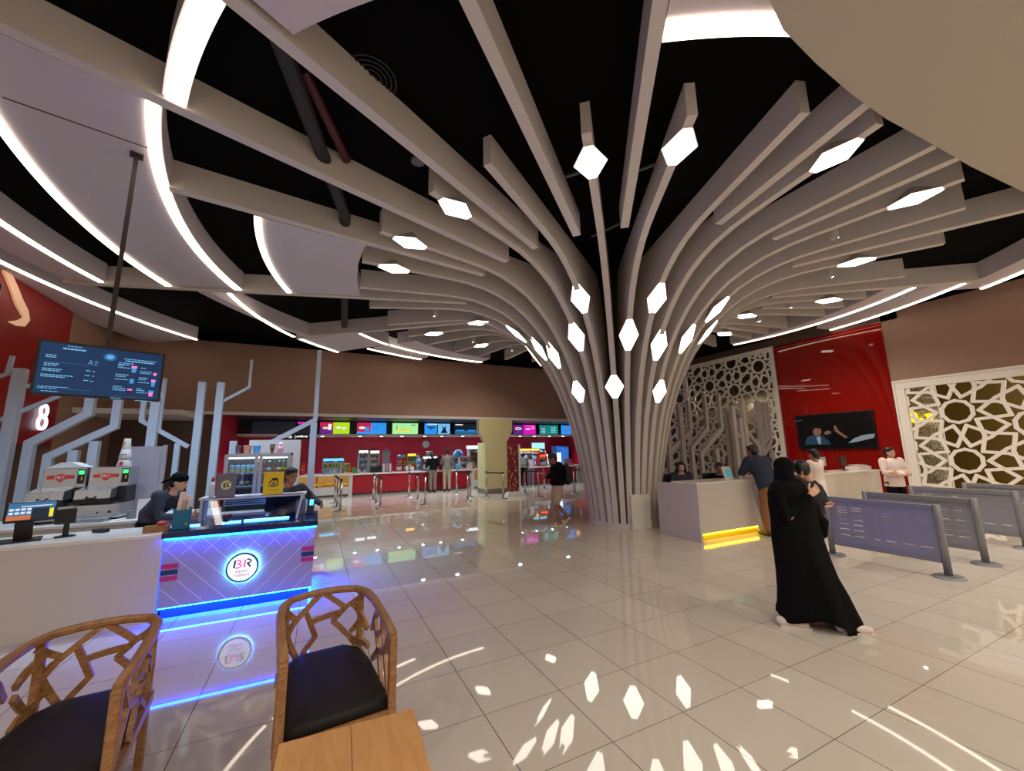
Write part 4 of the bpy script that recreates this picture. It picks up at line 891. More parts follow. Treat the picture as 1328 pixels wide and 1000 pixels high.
B().bx(-W2 - 0.008, -W2 - 0.001, -0.006, 0.004, 0.02, 0.84).obj('corner_led', emis('blue_corner', 20, 80, 255, 1.6), T)
# logo disc, lettering and halo light
fb = lambda u, v, t: Vector((u, -t, v))
LX, LZ = 0.01, 0.46
lg = B().prism([(LX + u, LZ + v) for u, v in cir(0, 0, 0.165, n=40)], fb, 0.02, 0.05).obj('logo_disc', mat('logo_back', rgb(30, 110, 140), 0.4), T)
B().prism([(LX + u, LZ + v) for u, v in cir(0, 0, 0.145, n=40)], fb, 0.05, 0.054).obj('logo_face', emis('logo_white', 236, 246, 250, 0.85), lg)
B().prism([(LX + u, LZ + v) for u, v in cir(0, 0, 0.16, n=40)], fb, 0.004, 0.019).obj('logo_halo', emis('halo_blue', 90, 190, 255, 42.0), lg)
M_lpink, M_lteal = mat('logo_pink', rgb(206, 70, 140), 0.5, emit=rgb(220, 110, 170), es=0.5), mat('logo_teal', rgb(20, 84, 110), 0.5)
b = B(); q = 0.0545
def stroke(pts, w, m):
    b.m = m
    for p0, p1 in zip(pts, pts[1:]): b.bar((LX + p0[0], -q - 0.001, LZ + p0[1]), (LX + p1[0], -q - 0.001, LZ + p1[1]), w, 0.002, (0, 1, 0))
arc = lambda cx, cy, rx, ry, a0, a1, n=8: [(cx + rx * math.cos(math.radians(a0 + (a1 - a0) * i / n)), cy + ry * math.sin(math.radians(a0 + (a1 - a0) * i / n))) for i in range(n + 1)]
stroke([(-0.082, 0.002), (-0.074, 0.088)], 0.020, 1)                                   # upright of the B
stroke(arc(-0.052, 0.066, 0.034, 0.021, 110, -90), 0.017, 0); stroke(arc(-0.052, 0.023, 0.040, 0.022, 90, -110), 0.018, 0)   # the bowls, reading also as 3
stroke([(0.018, 0.0), (0.026, 0.088)], 0.020, 0)                                       # upright of the R, reading also as 1
stroke(arc(0.048, 0.066, 0.036, 0.022, 100, -100), 0.017, 1); stroke([(0.050, 0.044), (0.082, 0.0)], 0.018, 1)
b.obj('logo_letters', [M_lpink, M_lteal], lg)
b = B(); text_into(b, 'baskin', 0.052, lambda u, v, t: Vector((LX + u, -q - t, LZ - 0.036 + v)), 0.002); text_into(b, 'robbins', 0.052, lambda u, v, t: Vector((LX + u, -q - t, LZ - 0.080 + v)), 0.002)
b.obj('logo_wordmark', mat('logo_rose', rgb(190, 120, 160), 0.5), lg)
# striped corner ribbons
M_rib, M_ribn = mat('ribbon_rose', rgb(196, 40, 110), 0.4), mat('ribbon_navy', rgb(14, 50, 104), 0.4)
for x0, x1, y in ((-W2 - 0.006, -W2 + 0.15, 0), (W2 - 0.135, W2 + 0.006, 0)):
    r = B()
    for i, m in enumerate((0, 1, 0)):
        r.m = m; z0 = 0.40 + i * 0.065 if x0 < 0 else 0.43 + i * 0.065
        r.prism([(x0, z0), (x1, z0), (x1, z0 + 0.05), (x0, z0 + 0.05)], fb, 0.001, 0.006)
        if x0 > 0: r.bx(W2 + 0.001, W2 + 0.006, 0.0, 0.1, z0, z0 + 0.05)
    r.obj('striped_ribbon', [M_rib, M_ribn], T)
# glass case on the counter
T = thing('glass_case', 'clear glass display case with blue light on the ice cream counter', 'display case', (-0.72, 6.1, 0.93))
g = B(); g._add([(-0.62, 0, 0.0), (0.53, 0, 0.0), (0.575, 0.25, 0.28), (-0.54, 0.25, 0.28), (-0.62, 0.008, 0.0), (0.53, 0.008, 0.0), (0.575, 0.258, 0.28), (-0.54, 0.258, 0.28)], [(0, 1, 2, 3), (4, 7, 6, 5), (0, 4, 5, 1), (3, 2, 6, 7), (0, 3, 7, 4), (1, 5, 6, 2)])
g.obj('front_glass', M_glass, T)
B().bx(-0.55, 0.58, 0.25, 0.56, 0.28, 0.288).obj('top_glass', M_glass, T)
fr = mat('case_frame', rgb(190, 190, 214), 0.25, 0.4)
f = B(); f.bar((0.53, 0, 0), (0.575, 0.25, 0.28), 0.02, 0.02, (1, 0, 0)); f.bar((-0.54, 0.25, 0.285), (0.575, 0.25, 0.285), 0.015, 0.02, (0, 1, 0)); f.bx(0.56, 0.58, 0.54, 0.56, 0, 0.28); f.bar((0.57, 0.25, 0.285), (0.57, 0.56, 0.285), 0.015, 0.02, (1, 0, 0)); f.bx(-0.56, -0.54, 0.54, 0.56, 0, 0.28)
f.obj('frame', fr, T)
B().bx(-0.06, 0.44, 0.1, 0.16, 0.004, 0.02).bx(-0.28, -0.09, 0.06, 0.12, 0.004, 0.02).obj('case_light', emis('case_blue', 70, 150, 255, 9.0), T)
B().bx(-0.6, -0.5, 0.03, 0.08, 0.003, 0.02).obj('case_light', MATS['case_blue'], T)
def topping(x, y, label, c):
    t = thing('topping_tub', label, 'tub', (x, y, 0.935)); B().lathe([(0.04, 0), (0.05, 0.09)], n=14).obj('tub', M_dark, t, smooth=True)
    o = B()
    for i in range(12): o.ell((random.uniform(-.03, .03), random.uniform(-.03, .03), 0.095), (0.016, 0.016, 0.014), 7, 5)
    o.obj('topping', c, t, smooth=True)['kind'] = 'stuff'
topping(-0.96, 6.2, 'dark tub with red sweets inside the glass case', mat('sweet_red', rgb(150, 30, 60), 0.4))
tag(B().lathe([(0.03, 0), (0.036, 0.07)], (-0.55, 6.42, 0.935), 14).obj('steel_cup', M_steel, smooth=True), 'small steel cup with a light inside the glass case', 'cup')
def sign_board(x, y, z, w, h, m, label):
    T = thing('sign_board', label, 'sign', (x, y, z), 0.03)
    B().bx(-w / 2, w / 2, 0, 0.008, 0, h).obj('board', m, T); B().bx(-w / 2, w / 2, -0.03, 0.05, 0, 0.006).obj('foot', M_glass, T)
    return T
T = sign_board(-1.05, 6.5, 1.22, 0.21, 0.31, mat('sign_grey', rgb(112, 106, 116), 0.4), 'grey upright sign with a round cream emblem on the glass case')
b = B(); b.m = 0; b.prism(cir(0.0, 0.16, 0.058, n=24), fb, 0.001, 0.003); b.m = 1
for s in ((-.03, .13, .0, .2), (0, .13, .03, .2), (-.01, .12, -.03, .18), (.03, .13, .01, .17)): b.bar((s[0], -0.0035, s[1]), (s[2], -0.0035, s[3]), 0.012, 0.002)
b.obj('emblem', [mat('emblem_cream', rgb(226, 214, 160), 0.5), M_dark], T)
T = sign_board(-0.51, 6.5, 1.22, 0.24, 0.31, mat('sign_yellow', rgb(236, 190, 20), 0.4), 'yellow upright sign with a dark drawing on the glass case')
b = B()
for p0, p1 in (((-.05, .15), (-.03, .20)), ((-.03, .20), (.03, .22)), ((.03, .22), (.05, .18)), ((.05, .18), (.05, .13)), ((.05, .13), (0, .11)), ((0, .11), (-.04, .13)), ((-.02, .16), (.02, .17)), ((-.02, .13), (.03, .15))): b.bar((p0[0], -0.002, p0[1]), (p1[0], -0.002, p1[1]), 0.014, 0.002)
b.bx(-0.02, 0.05, -0.003, -0.001, 0.19, 0.225).bx(-.065, -.05, -.003, -.001, .115, .13); b.bx(-0.06, 0.06, -0.002, -0.001, 0.065, 0.07)
b.obj('drawing', mat('print_dark', rgb(50, 40, 20), 0.5), T)
# teal cone holder, tray, card terminals
T = thing('paper_holder', 'teal box holding folded paper cones at the corner of the ice cream counter', 'box', (-1.37, 6.02, 0.93), 0.12)
M_teal = mat('teal_box', rgb(20, 110, 150), 0.4)
B().bx(-0.08, 0.08, -0.05, -0.044, 0, 0.22).bx(-0.08, 0.08, 0.05, 0.056, 0, 0.24).bx(-0.08, -0.074, -0.05, 0.05, 0, 0.23).bx(0.074, 0.08, -0.05, 0.05, 0, 0.23).bx(-0.08, 0.08, -0.05, 0.05, 0, 0.01).obj('holder', M_teal, T)
B().prism(cir(0.05, 0.06, 0.016), fb, 0.051, 0.054).obj('badge', mat('badge_olive', rgb(160, 150, 60), 0.5), T)
for x, h in ((-0.03, 0.40), (0.03, 0.36), (0.005, 0.31)): B().box((x, 0.0, h / 2 + 0.02), (0.055, 0.03, h), ry=0.1).obj('paper', mat('kraft_white', rgb(226, 206, 196), 0.6), T)
T = thing('wood_tray', 'low wooden tray on the white counter next to the teal box', 'tray', (-1.6, 6.1, 0.91), 0.05)
B().bx(-0.12, 0.1, -0.06, 0.06, 0, 0.07).obj('tray', M_wood, T); B().ell((0.03, 0, 0.09), (0.05, 0.04, 0.03)).obj('wrappers', mat('wrapper_red', rgb(190, 60, 80), 0.4), T, smooth=True)
T = thing('card_terminal', 'black card terminal with lit cyan screen on the ice cream counter end', 'terminal', (-0.03, 6.5, 0.93), -0.3)
B().bx(-0.06, 0.06, -0.05, 0.05, 0, 0.02).box((0, 0, 0.12), (0.09, 0.04, 0.22), rx=-0.2).obj('body', M_dark, T, bevel=0.006); B().box((0.015, -0.024, 0.16), (0.05, 0.004, 0.08), rx=-0.2).obj('display', emis('term_cyan', 80, 200, 240, 1.6), T)
tag(B().bx(-0.22, -0.1, 6.55, 6.75, 0.93, 1.12).obj('till_box', M_grey), 'grey till box behind the right end of the glass case', 'till')
# cashier's till at the left
T = thing('till', 'black touch-screen till tilted on the white counter at the left edge', 'till', (-2.72, 6.2, 0.91), 0.35)
R = -0.5
B().box((0.02, 0.0, 0.30), (0.36, 0.03, 0.22), rx=R).obj('screen_housing', M_dark, T, bevel=0.005)
b = B(); b.M = Matrix.Translation((0.02, 0, 0.30)) @ Matrix.Rotation(R, 4, 'X')
mm = [emis('till_blue', 60, 110, 150, 0.6), emis('till_dark', 30, 40, 54, 0.5), emis('till_orange', 200, 110, 70, 0.6), emis('till_yellow', 220, 210, 60, 0.7), emis('till_white', 200, 215, 230, 0.7)]
def q4(x0, x1, z0, z1, m, t): b.m = m; b.prism([(x0, z0), (x1, z0), (x1, z1), (x0, z1)], lambda u, v, s: Vector((u, -0.0155 - s, v)), t, t + 0.001)
q4(-.165, .165, -.095, .095, 0, 0); q4(.0, .165, -.095, .03, 1, .001); q4(-.165, 0.0, -.095, -.045, 2, .001); q4(.125, .155, -.08, .02, 3, .002)
for i in range(4):
    for j in range(2): q4(-.155 + i * .04, -.125 + i * .04, -.03 + j * .04, -.005 + j * .04, 4, .002)
q4(-.08, .14, .05, .06, 4, .002); b.obj('display', mm, T)
B().box((-0.02, 0.05, 0.13), (0.13, 0.03, 0.30), rx=0.5).obj('stand', mat('stand_brown', rgb(60, 50, 46), 0.35), T); B().bx(-0.2, 0.12, -0.1, 0.2, 0, 0.015).obj('foot', M_dark, T)
T = thing('customer_display', 'black pole display next to the touch-screen till', 'display', (-2.45, 6.3, 0.91))
B().box((-0.02, 0, 0.22), (0.16, 0.08, 0.16), rz=0.5).obj('housing', M_dark, T, bevel=0.01); B().lathe([(0.025, 0), (0.022, 0.18)], n=12).lathe([(0.085, 0), (0.08, 0.012)], n=20).obj('pole', M_dark, T, smooth=False)
tag(B().box((-2.2, 6.42, 0.93), (0.09, 0.15, 0.04), rz=0.9).obj('card_reader', M_dark, bevel=0.008), 'small black card reader lying on the white counter', 'card reader')

# ---------------------------------------------------------------- back counter with waffle irons
T = thing('back_counter', 'white back counter carrying the waffle irons and the fridge', 'counter', (-0.3, 7.35, 0))
B().bx(-3.6, 0, 0.02, 0.95, 0.05, 0.87).obj('body', M_white, T); B().bx(-3.62, 0.02, 0, 0.97, 0.87, 0.91).obj('worktop', M_whitetop, T, bevel=0.004)
for i in range(6): B().bx(-3.5 + i * 0.58, -2.95 + i * 0.58, 0.004, 0.02, 0.12, 0.84).obj('door', M_white, T)
B().bx(-0.78, -0.66, -0.002, 0.006, 0.62, 0.76).bx(-0.60, -0.48, -0.002, 0.006, 0.62, 0.76).obj('socket', M_grey, T)
M_logo_red = mat('badge_red', rgb(200, 50, 40), 0.4)
def waffle_iron():
    T = thing('waffle_iron', 'left steel waffle iron with red FRY badge and green display', 'waffle iron', (-3.13, 7.95, 0.91))
    W = 0.36
    B().bx(-0.25, 0.22, -0.35, 0.2, 0.03, 0.22).obj('base', M_steel, T, bevel=0.01)
    lid = B(); lid.prism([(-0.42, 0.30), (-0.40, 0.42), (-0.12, 0.46), (-0.12, 0.30)], lambda u, v, t: Vector((t, u, v)), -0.25, 0.12); lid.obj('lid', M_steel, T, bevel=0.006)
    B().bx(-0.25, 0.12, -0.38, -0.1, 0.24, 0.295).obj('hot_plate', M_dark, T)
    B().bx(-0.12, -0.02, -0.455, -0.41, 0.30, 0.32).bx(-0.12, -0.105, -0.44, -0.38, 0.31, 0.34).bx(-0.035, -0.02, -0.44, -0.38, 0.31, 0.34).obj('handle', M_dark, T)
    B().prism([(-0.14, 0.22), (-0.12, 0.72), (0.16, 0.72), (0.2, 0.22)], lambda u, v, t: Vector((t, u, v)), -0.23, 0.12).obj('back_box', M_steel, T, bevel=0.006)
    cp = B().bx(0.125, 0.22, -0.16, 0.16, 0.45, 0.72).obj('control_panel', M_steel, T, bevel=0.004)
    B().bx(0.13, 0.22, -0.2, 0.14, 0.22, 0.45).obj('lower_panel', M_dark, T)
    B().bx(0.135, 0.21, -0.166, -0.16, 0.50, 0.70).obj('black_face', M_dark, cp); B().bx(0.145, 0.20, -0.170, -0.166, 0.63, 0.68).obj('green_display', emis('lcd_green', 50, 230, 110, 1.6), cp); B().bx(0.175, 0.188, -0.170, -0.166, 0.55, 0.60).obj('button', p_yel, cp)
    bd = B(); fw = lambda u, v, t: Vector((u - 0.05, -0.142 + 0.04 * (v - 0.45) - t, v))
    bd.prism([(-0.13, 0.575), (-0.045, 0.575), (0.0, 0.53), (0.045, 0.575), (0.13, 0.575), (0.13, 0.62), (0.05, 0.625), (0.0, 0.645), (-0.05, 0.625), (-0.13, 0.62)], fw, 0.0, 0.012)
    badge = bd.obj('badge', M_logo_red, T)
    lt = B(); text_into(lt, 'FRY', 0.062, lambda u, v, t: fw(u, v + 0.592, 0.0125 + t), 0.002); lt.obj('badge_lettering', M_trim, badge)
    B().bx(-0.02, -0.002, -0.345, -0.35, 0.1, 0.12).bx(0.1, 0.13, -0.357, -0.35, 0.1, 0.13).obj('knob', M_dark, T)
    B().bx(-0.22, -0.18, -0.3, 0.15, 0, 0.03).bx(0.14, 0.18, -0.3, 0.15, 0, 0.03).obj('foot', M_dark, T)
    return T
w = waffle_iron(); w['group'] = 'waffle irons on the back counter'
dup(w, (-2.66, 7.95, 0.91), 0, 'right steel waffle iron with red FRY badge, under the cup tower', 'waffle irons on the back counter')
tag(B().prism([(-.2, 0), (.2, 0), (.05, .07), (-.06, .075)], lambda u, v, t: Vector((u, t, v)), -0.1, 0.14).obj('cloth', M_trim, loc=(-3.16, 7.98, 1.635)), 'crumpled white cloth on top of the left waffle iron', 'cloth')
for i, (r, h, z, lb) in enumerate(((0.085, 0.12, 0, 'bottom paper cup of the upturned tower on the right waffle iron'), (0.072, 0.14, 0.115, 'middle paper cup of the upturned tower, with grey print'), (0.052, 0.16, 0.25, 'top paper cup of the upturned tower, with colour print'))):
    t = thing('paper_cup', lb, 'cup', (-2.56, 7.92, 1.632 + z), 0, 'stacked paper cups')
    B().lathe([(r, 0), (r * 1.03, 0.004), (r * 0.72, h), (r * 0.70, h + 0.002)], n=24).obj('cup', M_trim, t, smooth=True)
    pr = B(); rr = r * 0.93
    if i == 0: pr.bx(-0.03, 0.01, -rr - 0.004, -rr + 0.03, 0.02, 0.07)
    if i == 1: pr.bx(-0.03, 0.03, -rr + 0.002, -rr + 0.03, 0.05, 0.065)
    if i == 2: pr.bx(-0.03, 0.0, -rr + 0.004, -rr + 0.03, 0.02, 0.11)
    pr.obj('print', (p_red, M_grey, p_org)[i], t)
tag(B().prism([(-.22, .0), (.18, .0), (.22, .05), (-.26, .05)], lambda u, v, t: Vector((u, t, v)), -0.1, 0.1).obj('clear_tray', mat('clear_plastic', rgb(170, 180, 190), 0.15, alpha=0.55), loc=(-2.72, 7.48, 0.912)), 'clear plastic tray in front of the right waffle iron', 'tray')
tag(B().box((-2.42, 7.5, 0.918), (0.16, 0.1, 0.012), rz=0.4).obj('napkins', M_trim), 'white napkins beside the clear plastic tray', 'napkin')
T = thing('menu_card', 'white card with red print standing by the bananas', 'card', (-2.17, 7.62, 0.91), 0.25)
B().box((0, 0, 0.13), (0.17, 0.02, 0.26), rx=-0.1).obj('card', M_trim, T); B().box((0.03, -0.02, 0.07), (0.05, 0.003, 0.08), rx=-0.1).obj('print', p_red, T)
tag(B().lathe([(0.05, 0), (0.05, 0.11)], (-2.3, 7.6, 0.91), 14).obj('tin', M_grey), 'small grey tin left of the white card', 'tin')
T = thing('banana_bunch', 'bunch of yellow bananas beside the white card on the back counter', 'bananas', (-2.02, 7.62, 0.91))
for i in range(3):
    bb = B(); pts = [(0.012 * i - 0.02 * (t / 6), -0.02 * i + 0.055 * math.sin(t / 6 * PI) * (0.5 + 0.3 * i), 0.25 - 0.21 * t / 6) for t in range(7)]
    bb.tube([(x * 1.5 + 0.03 * i, y, z) for x, y, z in pts], [0.008, 0.016, 0.021, 0.022, 0.021, 0.016, 0.007], 10); bb.obj('banana', p_yel, T, smooth=True)
B().tube([(0.0, 0.0, 0.24), (0.01, 0, 0.285)], 0.01).obj('stem', mat('banana_stem', rgb(90, 80, 30), 0.6), T); B().bx(-0.06, 0.06, -0.05, 0.05, 0, 0.03).obj('stand', M_dark, T)
tag(B().bx(-2.62, -2.2, 8.2, 8.26, 0.91, 1.93).bx(-2.65, -2.62, 8.18, 8.28, 0.91, 1.95).bx(-2.2, -2.17, 8.18, 8.28, 0.91, 1.95).obj('divider', mat('grey_lilac_panel', rgb(150, 140, 146), 0.35)), 'grey-lilac divider on the back counter behind the bananas', 'divider')
# drinks fridge with bottles and cans
FX, FY, FZ = -0.83, 7.85, 0.91
T = thing('countertop_fridge', 'two-door glass drinks fridge on the back counter behind the yellow sign', 'fridge', (FX, FY, FZ))
s = B(); s.bx(-0.46, -0.42, -0.2, 0.28, 0.08, 0.88); s.bx(0.42, 0.46, -0.2, 0.28, 0.08, 0.88); s.bx(-0.46, 0.46, 0.25, 0.28, 0.08, 0.88); s.bx(-0.46, 0.46, -0.2, 0.28, 0.84, 0.88); s.bx(-0.46, 0.46, -0.2, 0.28, 0.08, 0.2)
s.obj('body', M_steel, T)
lv = B()
for i in range(3): lv.bx(-0.40, 0.40, -0.205, -0.2, 0.10 + i * 0.03, 0.115 + i * 0.03)
lv.obj('louvre', M_dark, T)
B().bx(-0.44, 0.44, -0.18, 0.26, 0, 0.08).obj('base', M_dark, T)
B().bx(-0.42, 0.42, 0.235, 0.25, 0.2, 0.84).obj('inner_back', mat('fridge_inside', rgb(30, 40, 60), 0.3), T)
for z in (0.36, 0.56): B().bx(-0.42, 0.42, -0.15, 0.24, z, z + 0.012).obj('shelf', mat('shelf_glass', rgb(170, 190, 200), 0.2, emit=rgb(150, 200, 230), es=0.12), T)
B().bx(-0.41, 0.41, -0.14, -0.1, 0.80, 0.83).obj('strip_lamp', emis('fridge_lamp', 190, 230, 245, 5.0), T)
for x0, x1 in ((-0.455, -0.005), (0.005, 0.455)):
    d = B(); d.bx(x0, x0 + 0.05, -0.235, -0.205, 0.2, 0.87); d.bx(x1 - 0.05, x1, -0.235, -0.205, 0.2, 0.87); d.bx(x0 + 0.05, x1 - 0.05, -0.235, -0.205, 0.2, 0.25); d.bx(x0 + 0.05, x1 - 0.05, -0.235, -0.205, 0.82, 0.87)
    dd = d.obj('door', mat('fridge_door', rgb(176, 174, 186), 0.3, 0.5), T)
    B().bx(x0 + 0.05, x1 - 0.05, -0.222, -0.218, 0.25, 0.82).obj('door_glass', M_glass, dd)
num = 'first second third fourth fifth sixth seventh eighth'.split()
def can(x, z, label):
    t = thing('drink_can', label, 'can', (FX + x, FY - 0.08, FZ + z), 0, 'cans in the counter fridge'); B().lathe([(0.026, 0), (0.033, 0.01), (0.033, 0.12), (0.026, 0.13)], n=14).obj('can', p_lblue, t, smooth=True); B().lathe([(0.0335, 0.02), (0.0335, 0.05)], n=14).obj('band', p_yel, t, smooth=True)
for i in range(5): can(-0.37 + i * 0.074, 0.572, '%s blue can from the left on the top shelf of the counter fridge' % num[i])
def bottle(x, z, label, c, lab, grp):
    t = thing('drink_bottle', label, 'bottle', (FX + x, FY - 0.08, FZ + z), 0, grp); B().lathe([(0.03, 0), (0.032, 0.02), (0.032, 0.10), (0.013, 0.15), (0.013, 0.175)], n=14).obj('bottle', c, t, smooth=True); B().lathe([(0.0325, 0.03), (0.0325, 0.075)], n=14).obj('bottle_label', lab, t, smooth=True); B().lathe([(0.015, 0.172), (0.015, 0.19)], n=12).obj('cap', lab, t)
cola, green_g, blue_g = mat('cola_glass', rgb(50, 14, 12), 0.15), mat('green_drink', rgb(50, 70, 20), 0.15), mat('blue_drink', rgb(24, 50, 130), 0.15)
bottle(-0.02, 0.572, 'single white-labelled bottle next to the blue cans in the counter fridge', cola, p_wht, 'bottles in the counter fridge')
for i in range(4): bottle(0.07 + i * 0.07, 0.572, '%s red-labelled bottle from the left on the top shelf of the counter fridge' % num[i], cola, p_red if i % 2 == 0 else p_wht, 'bottles in the counter fridge')
for i in range(2): bottle(0.34 + i * 0.065, 0.572, ('yellow-labelled bottle beside the red ones in the counter fridge', 'yellow-labelled bottle at the right end of the counter fridge')[i], green_g, p_yel, 'bottles in the counter fridge')
for i in range(4): bottle(-0.30 + i * 0.075, 0.372, '%s dark bottle from the left on the middle shelf of the counter fridge' % num[i], blue_g, (p_blue, p_wht, p_yel, p_blue)[i], 'bottles in the counter fridge')
# on top of the fridge
for x, r, h, m, lb in ((-0.31, 0.045, 0.13, mat('patterned_cup', rgb(110, 70, 76), 0.5, noise=0.7, nscale=40), 'small patterned cup on the fridge top, left of the peach tub'), (-0.19, 0.06, 0.135, mat('peach_tub', rgb(230, 150, 120), 0.4), 'peach coloured tub on top of the counter fridge'), (-0.06, 0.055, 0.13, mat('sky_tub', rgb(80, 170, 230), 0.4), 'sky blue tub on top of the counter fridge')):
    t = thing('tub', lb, 'tub', (FX + x, FY - 0.05, FZ + 0.88)); B().lathe([(r * 0.8, 0), (r, h * 0.9), (r * 1.05, h * 0.92), (r * 1.05, h)], n=20).obj('tub', m, t, smooth=True)
t = thing('sundae_glass', 'brown sundae glass on top of the counter fridge', 'glass', (FX + 0.16, FY - 0.05, FZ + 0.88)); B().lathe([(0.03, 0), (0.012, 0.02), (0.03, 0.06), (0.04, 0.12)], n=16).obj('glass', p_brn, t, smooth=True); B().ell((-0.015, 0, 0.13), (0.02, 0.02, 0.025)).ell((0.02, 0, 0.13), (0.02, 0.02, 0.025)).obj('scoop', mat('choco', rgb(70, 40, 24), 0.4), t, smooth=True)
t = thing('shake_glass', 'pink patterned shake cup on top of the counter fridge', 'cup', (FX + 0.28, FY - 0.05, FZ + 0.88)); B().lathe([(0.035, 0), (0.045, 0.12)], n=18).obj('cup', p_pink, t, smooth=True); B().ell((0, 0, 0.135), (0.04, 0.04, 0.05)).obj('cream', mat('pink_cream', rgb(236, 200, 220), 0.5), t, smooth=True)
struct(B().bx(-1.08, -0.28, 8.42, 8.95, 0, 2.03).obj('partition', M_trim), 'white partition behind the drinks fridge', 'partition')
T = thing('squeeze_bottle', 'white tall bottle with red cap left of the grey emblem sign', 'bottle', (-1.22, 6.62, 1.22)); B().lathe([(0.03, 0), (0.032, 0.16), (0.012, 0.22)], n=14).obj('bottle', p_wht, T, smooth=True); B().lathe([(0.018, 0.2), (0.016, 0.26)], n=12).obj('cap', p_red, T, smooth=True)
tag(B().bx(-1.35, -0.1, 6.6, 6.9, 1.19, 1.215).bx(-1.33, -1.3, 6.6, 6.9, 0.93, 1.19).bx(-0.15, -0.12, 6.62, 6.9, 0.93, 1.19).obj('service_shelf', M_trim), 'white service shelf behind the glass case', 'shelf')

# ---------------------------------------------------------------- hanging screens and the lit number
def hung_screen(name, label, c, rz, W, H, pole, fill):
    T = thing(name, label, 'screen', c, rz)
    B().bx(-W / 2, W / 2, -0.03, 0.03, -H / 2, H / 2).obj('housing', M_dark, T, bevel=0.004)
    if pole is not None: B().bx(-0.022, 0.022, 0.035, 0.08, -H / 2 + 0.1, ZB - c[2] + 0.02).bx(-0.06, 0.06, 0.0, 0.12, ZB - c[2] - 0.0, ZB - c[2] + 0.02).obj('pole', mat('pole_dark', rgb(58, 52, 48), 0.4, 0.3), T)
    b = B(); b.m = 0; w2, h2 = W / 2 - 0.022, H / 2 - 0.022
    F = lambda u, v, t: Vector((u, -0.031 - t, v))
    b.prism([(-w2, -h2), (w2, -h2), (w2, h2), (-w2, h2)], F, 0, 0.001)
    ms = fill(b, F)
    b.obj('display', ms, T)
def coffee_menu(b, F):
    ms = [emis('menu_deep_blue', 6, 50, 92, 0.5), emis('menu_text_blue', 120, 186, 232, 0.6), emis('menu_pink', 190, 150, 180, 0.5), emis('menu_choc', 60, 34, 54, 0.4), emis('menu_circle', 60, 150, 220, 0.6)]
    def ln(x0, x1, z, h, m=1):
        b.m = m; x = x0
        while x < x1:                                   # broken strokes like lines of small print
            w = random.uniform(0.012, 0.03); b.prism([(x, z - h / 2), (min(x + w, x1), z - h / 2), (min(x + w, x1), z + h / 2), (x, z + h / 2)], F, 0.001, 0.002); x += w + 0.005
    P = lambda X, Y: ((X - 655) / 1220 * 0.97, (365 - Y) / 500 * 0.57)      # layout of the lines on the screen face
    for X0, X1, Y, h in ((290, 425, 152, .007), (255, 465, 178, .016), (120, 210, 250, .009), (120, 205, 268, .009), (115, 245, 328, .009), (115, 225, 344, .009), (110, 275, 376, .009), (110, 265, 392, .009), (105, 380, 430, .009), (105, 310, 446, .009), (95, 355, 538, .007), (95, 260, 552, .006), (130, 275, 578, .006),
                         (835, 1175, 212, .008), (855, 1155, 232, .014), (790, 940, 256, .008), (785, 905, 272, .009), (785, 840, 286, .008), (785, 915, 302, .008), (1020, 1080, 288, .008), (1020, 1140, 322, .008), (1020, 1140, 340, .008), (775, 910, 372, .008), (775, 875, 390, .009), (770, 905, 418, .008), (1015, 1110, 386, .008), (1010, 1090, 404, .009), (1010, 1135, 434, .008), (765, 855, 492, .008), (765, 890, 508, .009), (765, 890, 526, .008), (1005, 1060, 500, .008), (1005, 1090, 516, .009), (1005, 1125, 538, .008), (755, 865, 606, .006), (1005, 1180, 618, .006),
                         (510, 535, 270, .009), (558, 595, 276, .009), (500, 540, 292, .009), (560, 585, 298, .008), (490, 535, 365, .009), (555, 578, 368, .008), (485, 530, 410, .009), (555, 572, 412, .008), (480, 525, 457, .009), (545, 575, 462, .008)):
        (x0, z), (x1, _) = P(X0, Y), P(X1, Y); ln(x0, x1, z, h)
    for X0, X1, Y in ((120, 585, 312), (355, 560, 552), (755, 1180, 592)):
        (x0, z), (x1, _) = P(X0, Y), P(X1, Y); b.m = 4; b.prism([(x0, z), (x1, z), (x1, z + .0015), (x0, z + .0015)], F, 0.001, 0.002)
    cx, cz = P(697, 212)
    for r, m, t in ((.050, 4, .001), (.046, 0, .002), (.036, 4, .003)):
        b.m = m; b.prism([(cx + u, cz + v) for u, v in cir(0, 0, r, 0.8, 26)], F, t, t + .001)
    for k in range(4): b.m = 1; b.prism([(cx - .024, cz - .018 + k * .011), (cx + .024, cz - .018 + k * .011), (cx + .024, cz - .013 + k * .011), (cx - .024, cz - .013 + k * .011)], F, .004, .005)
    for X, Y, w, h, m, top in ((952, 308, 30, 34, 4, 2), (1180, 332, 24, 22, 2, 3), (944, 416, 27, 36, 4, 3), (1172, 432, 24, 36, 4, 2), (936, 530, 26, 24, 3, 2), (1160, 538, 28, 30, 2, 4)):
        p = [P(X - w, Y - h), P(X + w, Y - h), P(X + w * .7, Y + h), P(X - w * .7, Y + h)]; b.m = m; b.prism(p, F, .001, .002)
        p = [P(X - w, Y - h), P(X + w, Y - h), P(X + w, Y - h * .3), P(X - w, Y - h * .3)]; b.m = top; b.prism(p, F, .002, .003)
    return ms
hung_screen('menu_display', 'hanging dark blue coffee menu screen on a ceiling pole at the left', (-2.15, 5.79, 2.685), 0.36, 0.98, 0.57, 1, coffee_menu)
def plain_blue(b, F): return [emis('screen_bright_blue', 16, 90, 220, 0.7)]
hung_screen('menu_display', 'bright blue hanging screen cut off by the left edge', (-3.235, 5.14, 3.12), 0.36, 0.98, 0.57, 1, plain_blue)
T = thing('lit_number', 'glowing white number 8 on the red panel', 'sign', (-5.7, 12.81, 2.71), PI / 2)
b = B(); fn8 = lambda u, v, t: Vector((u, -t, v))
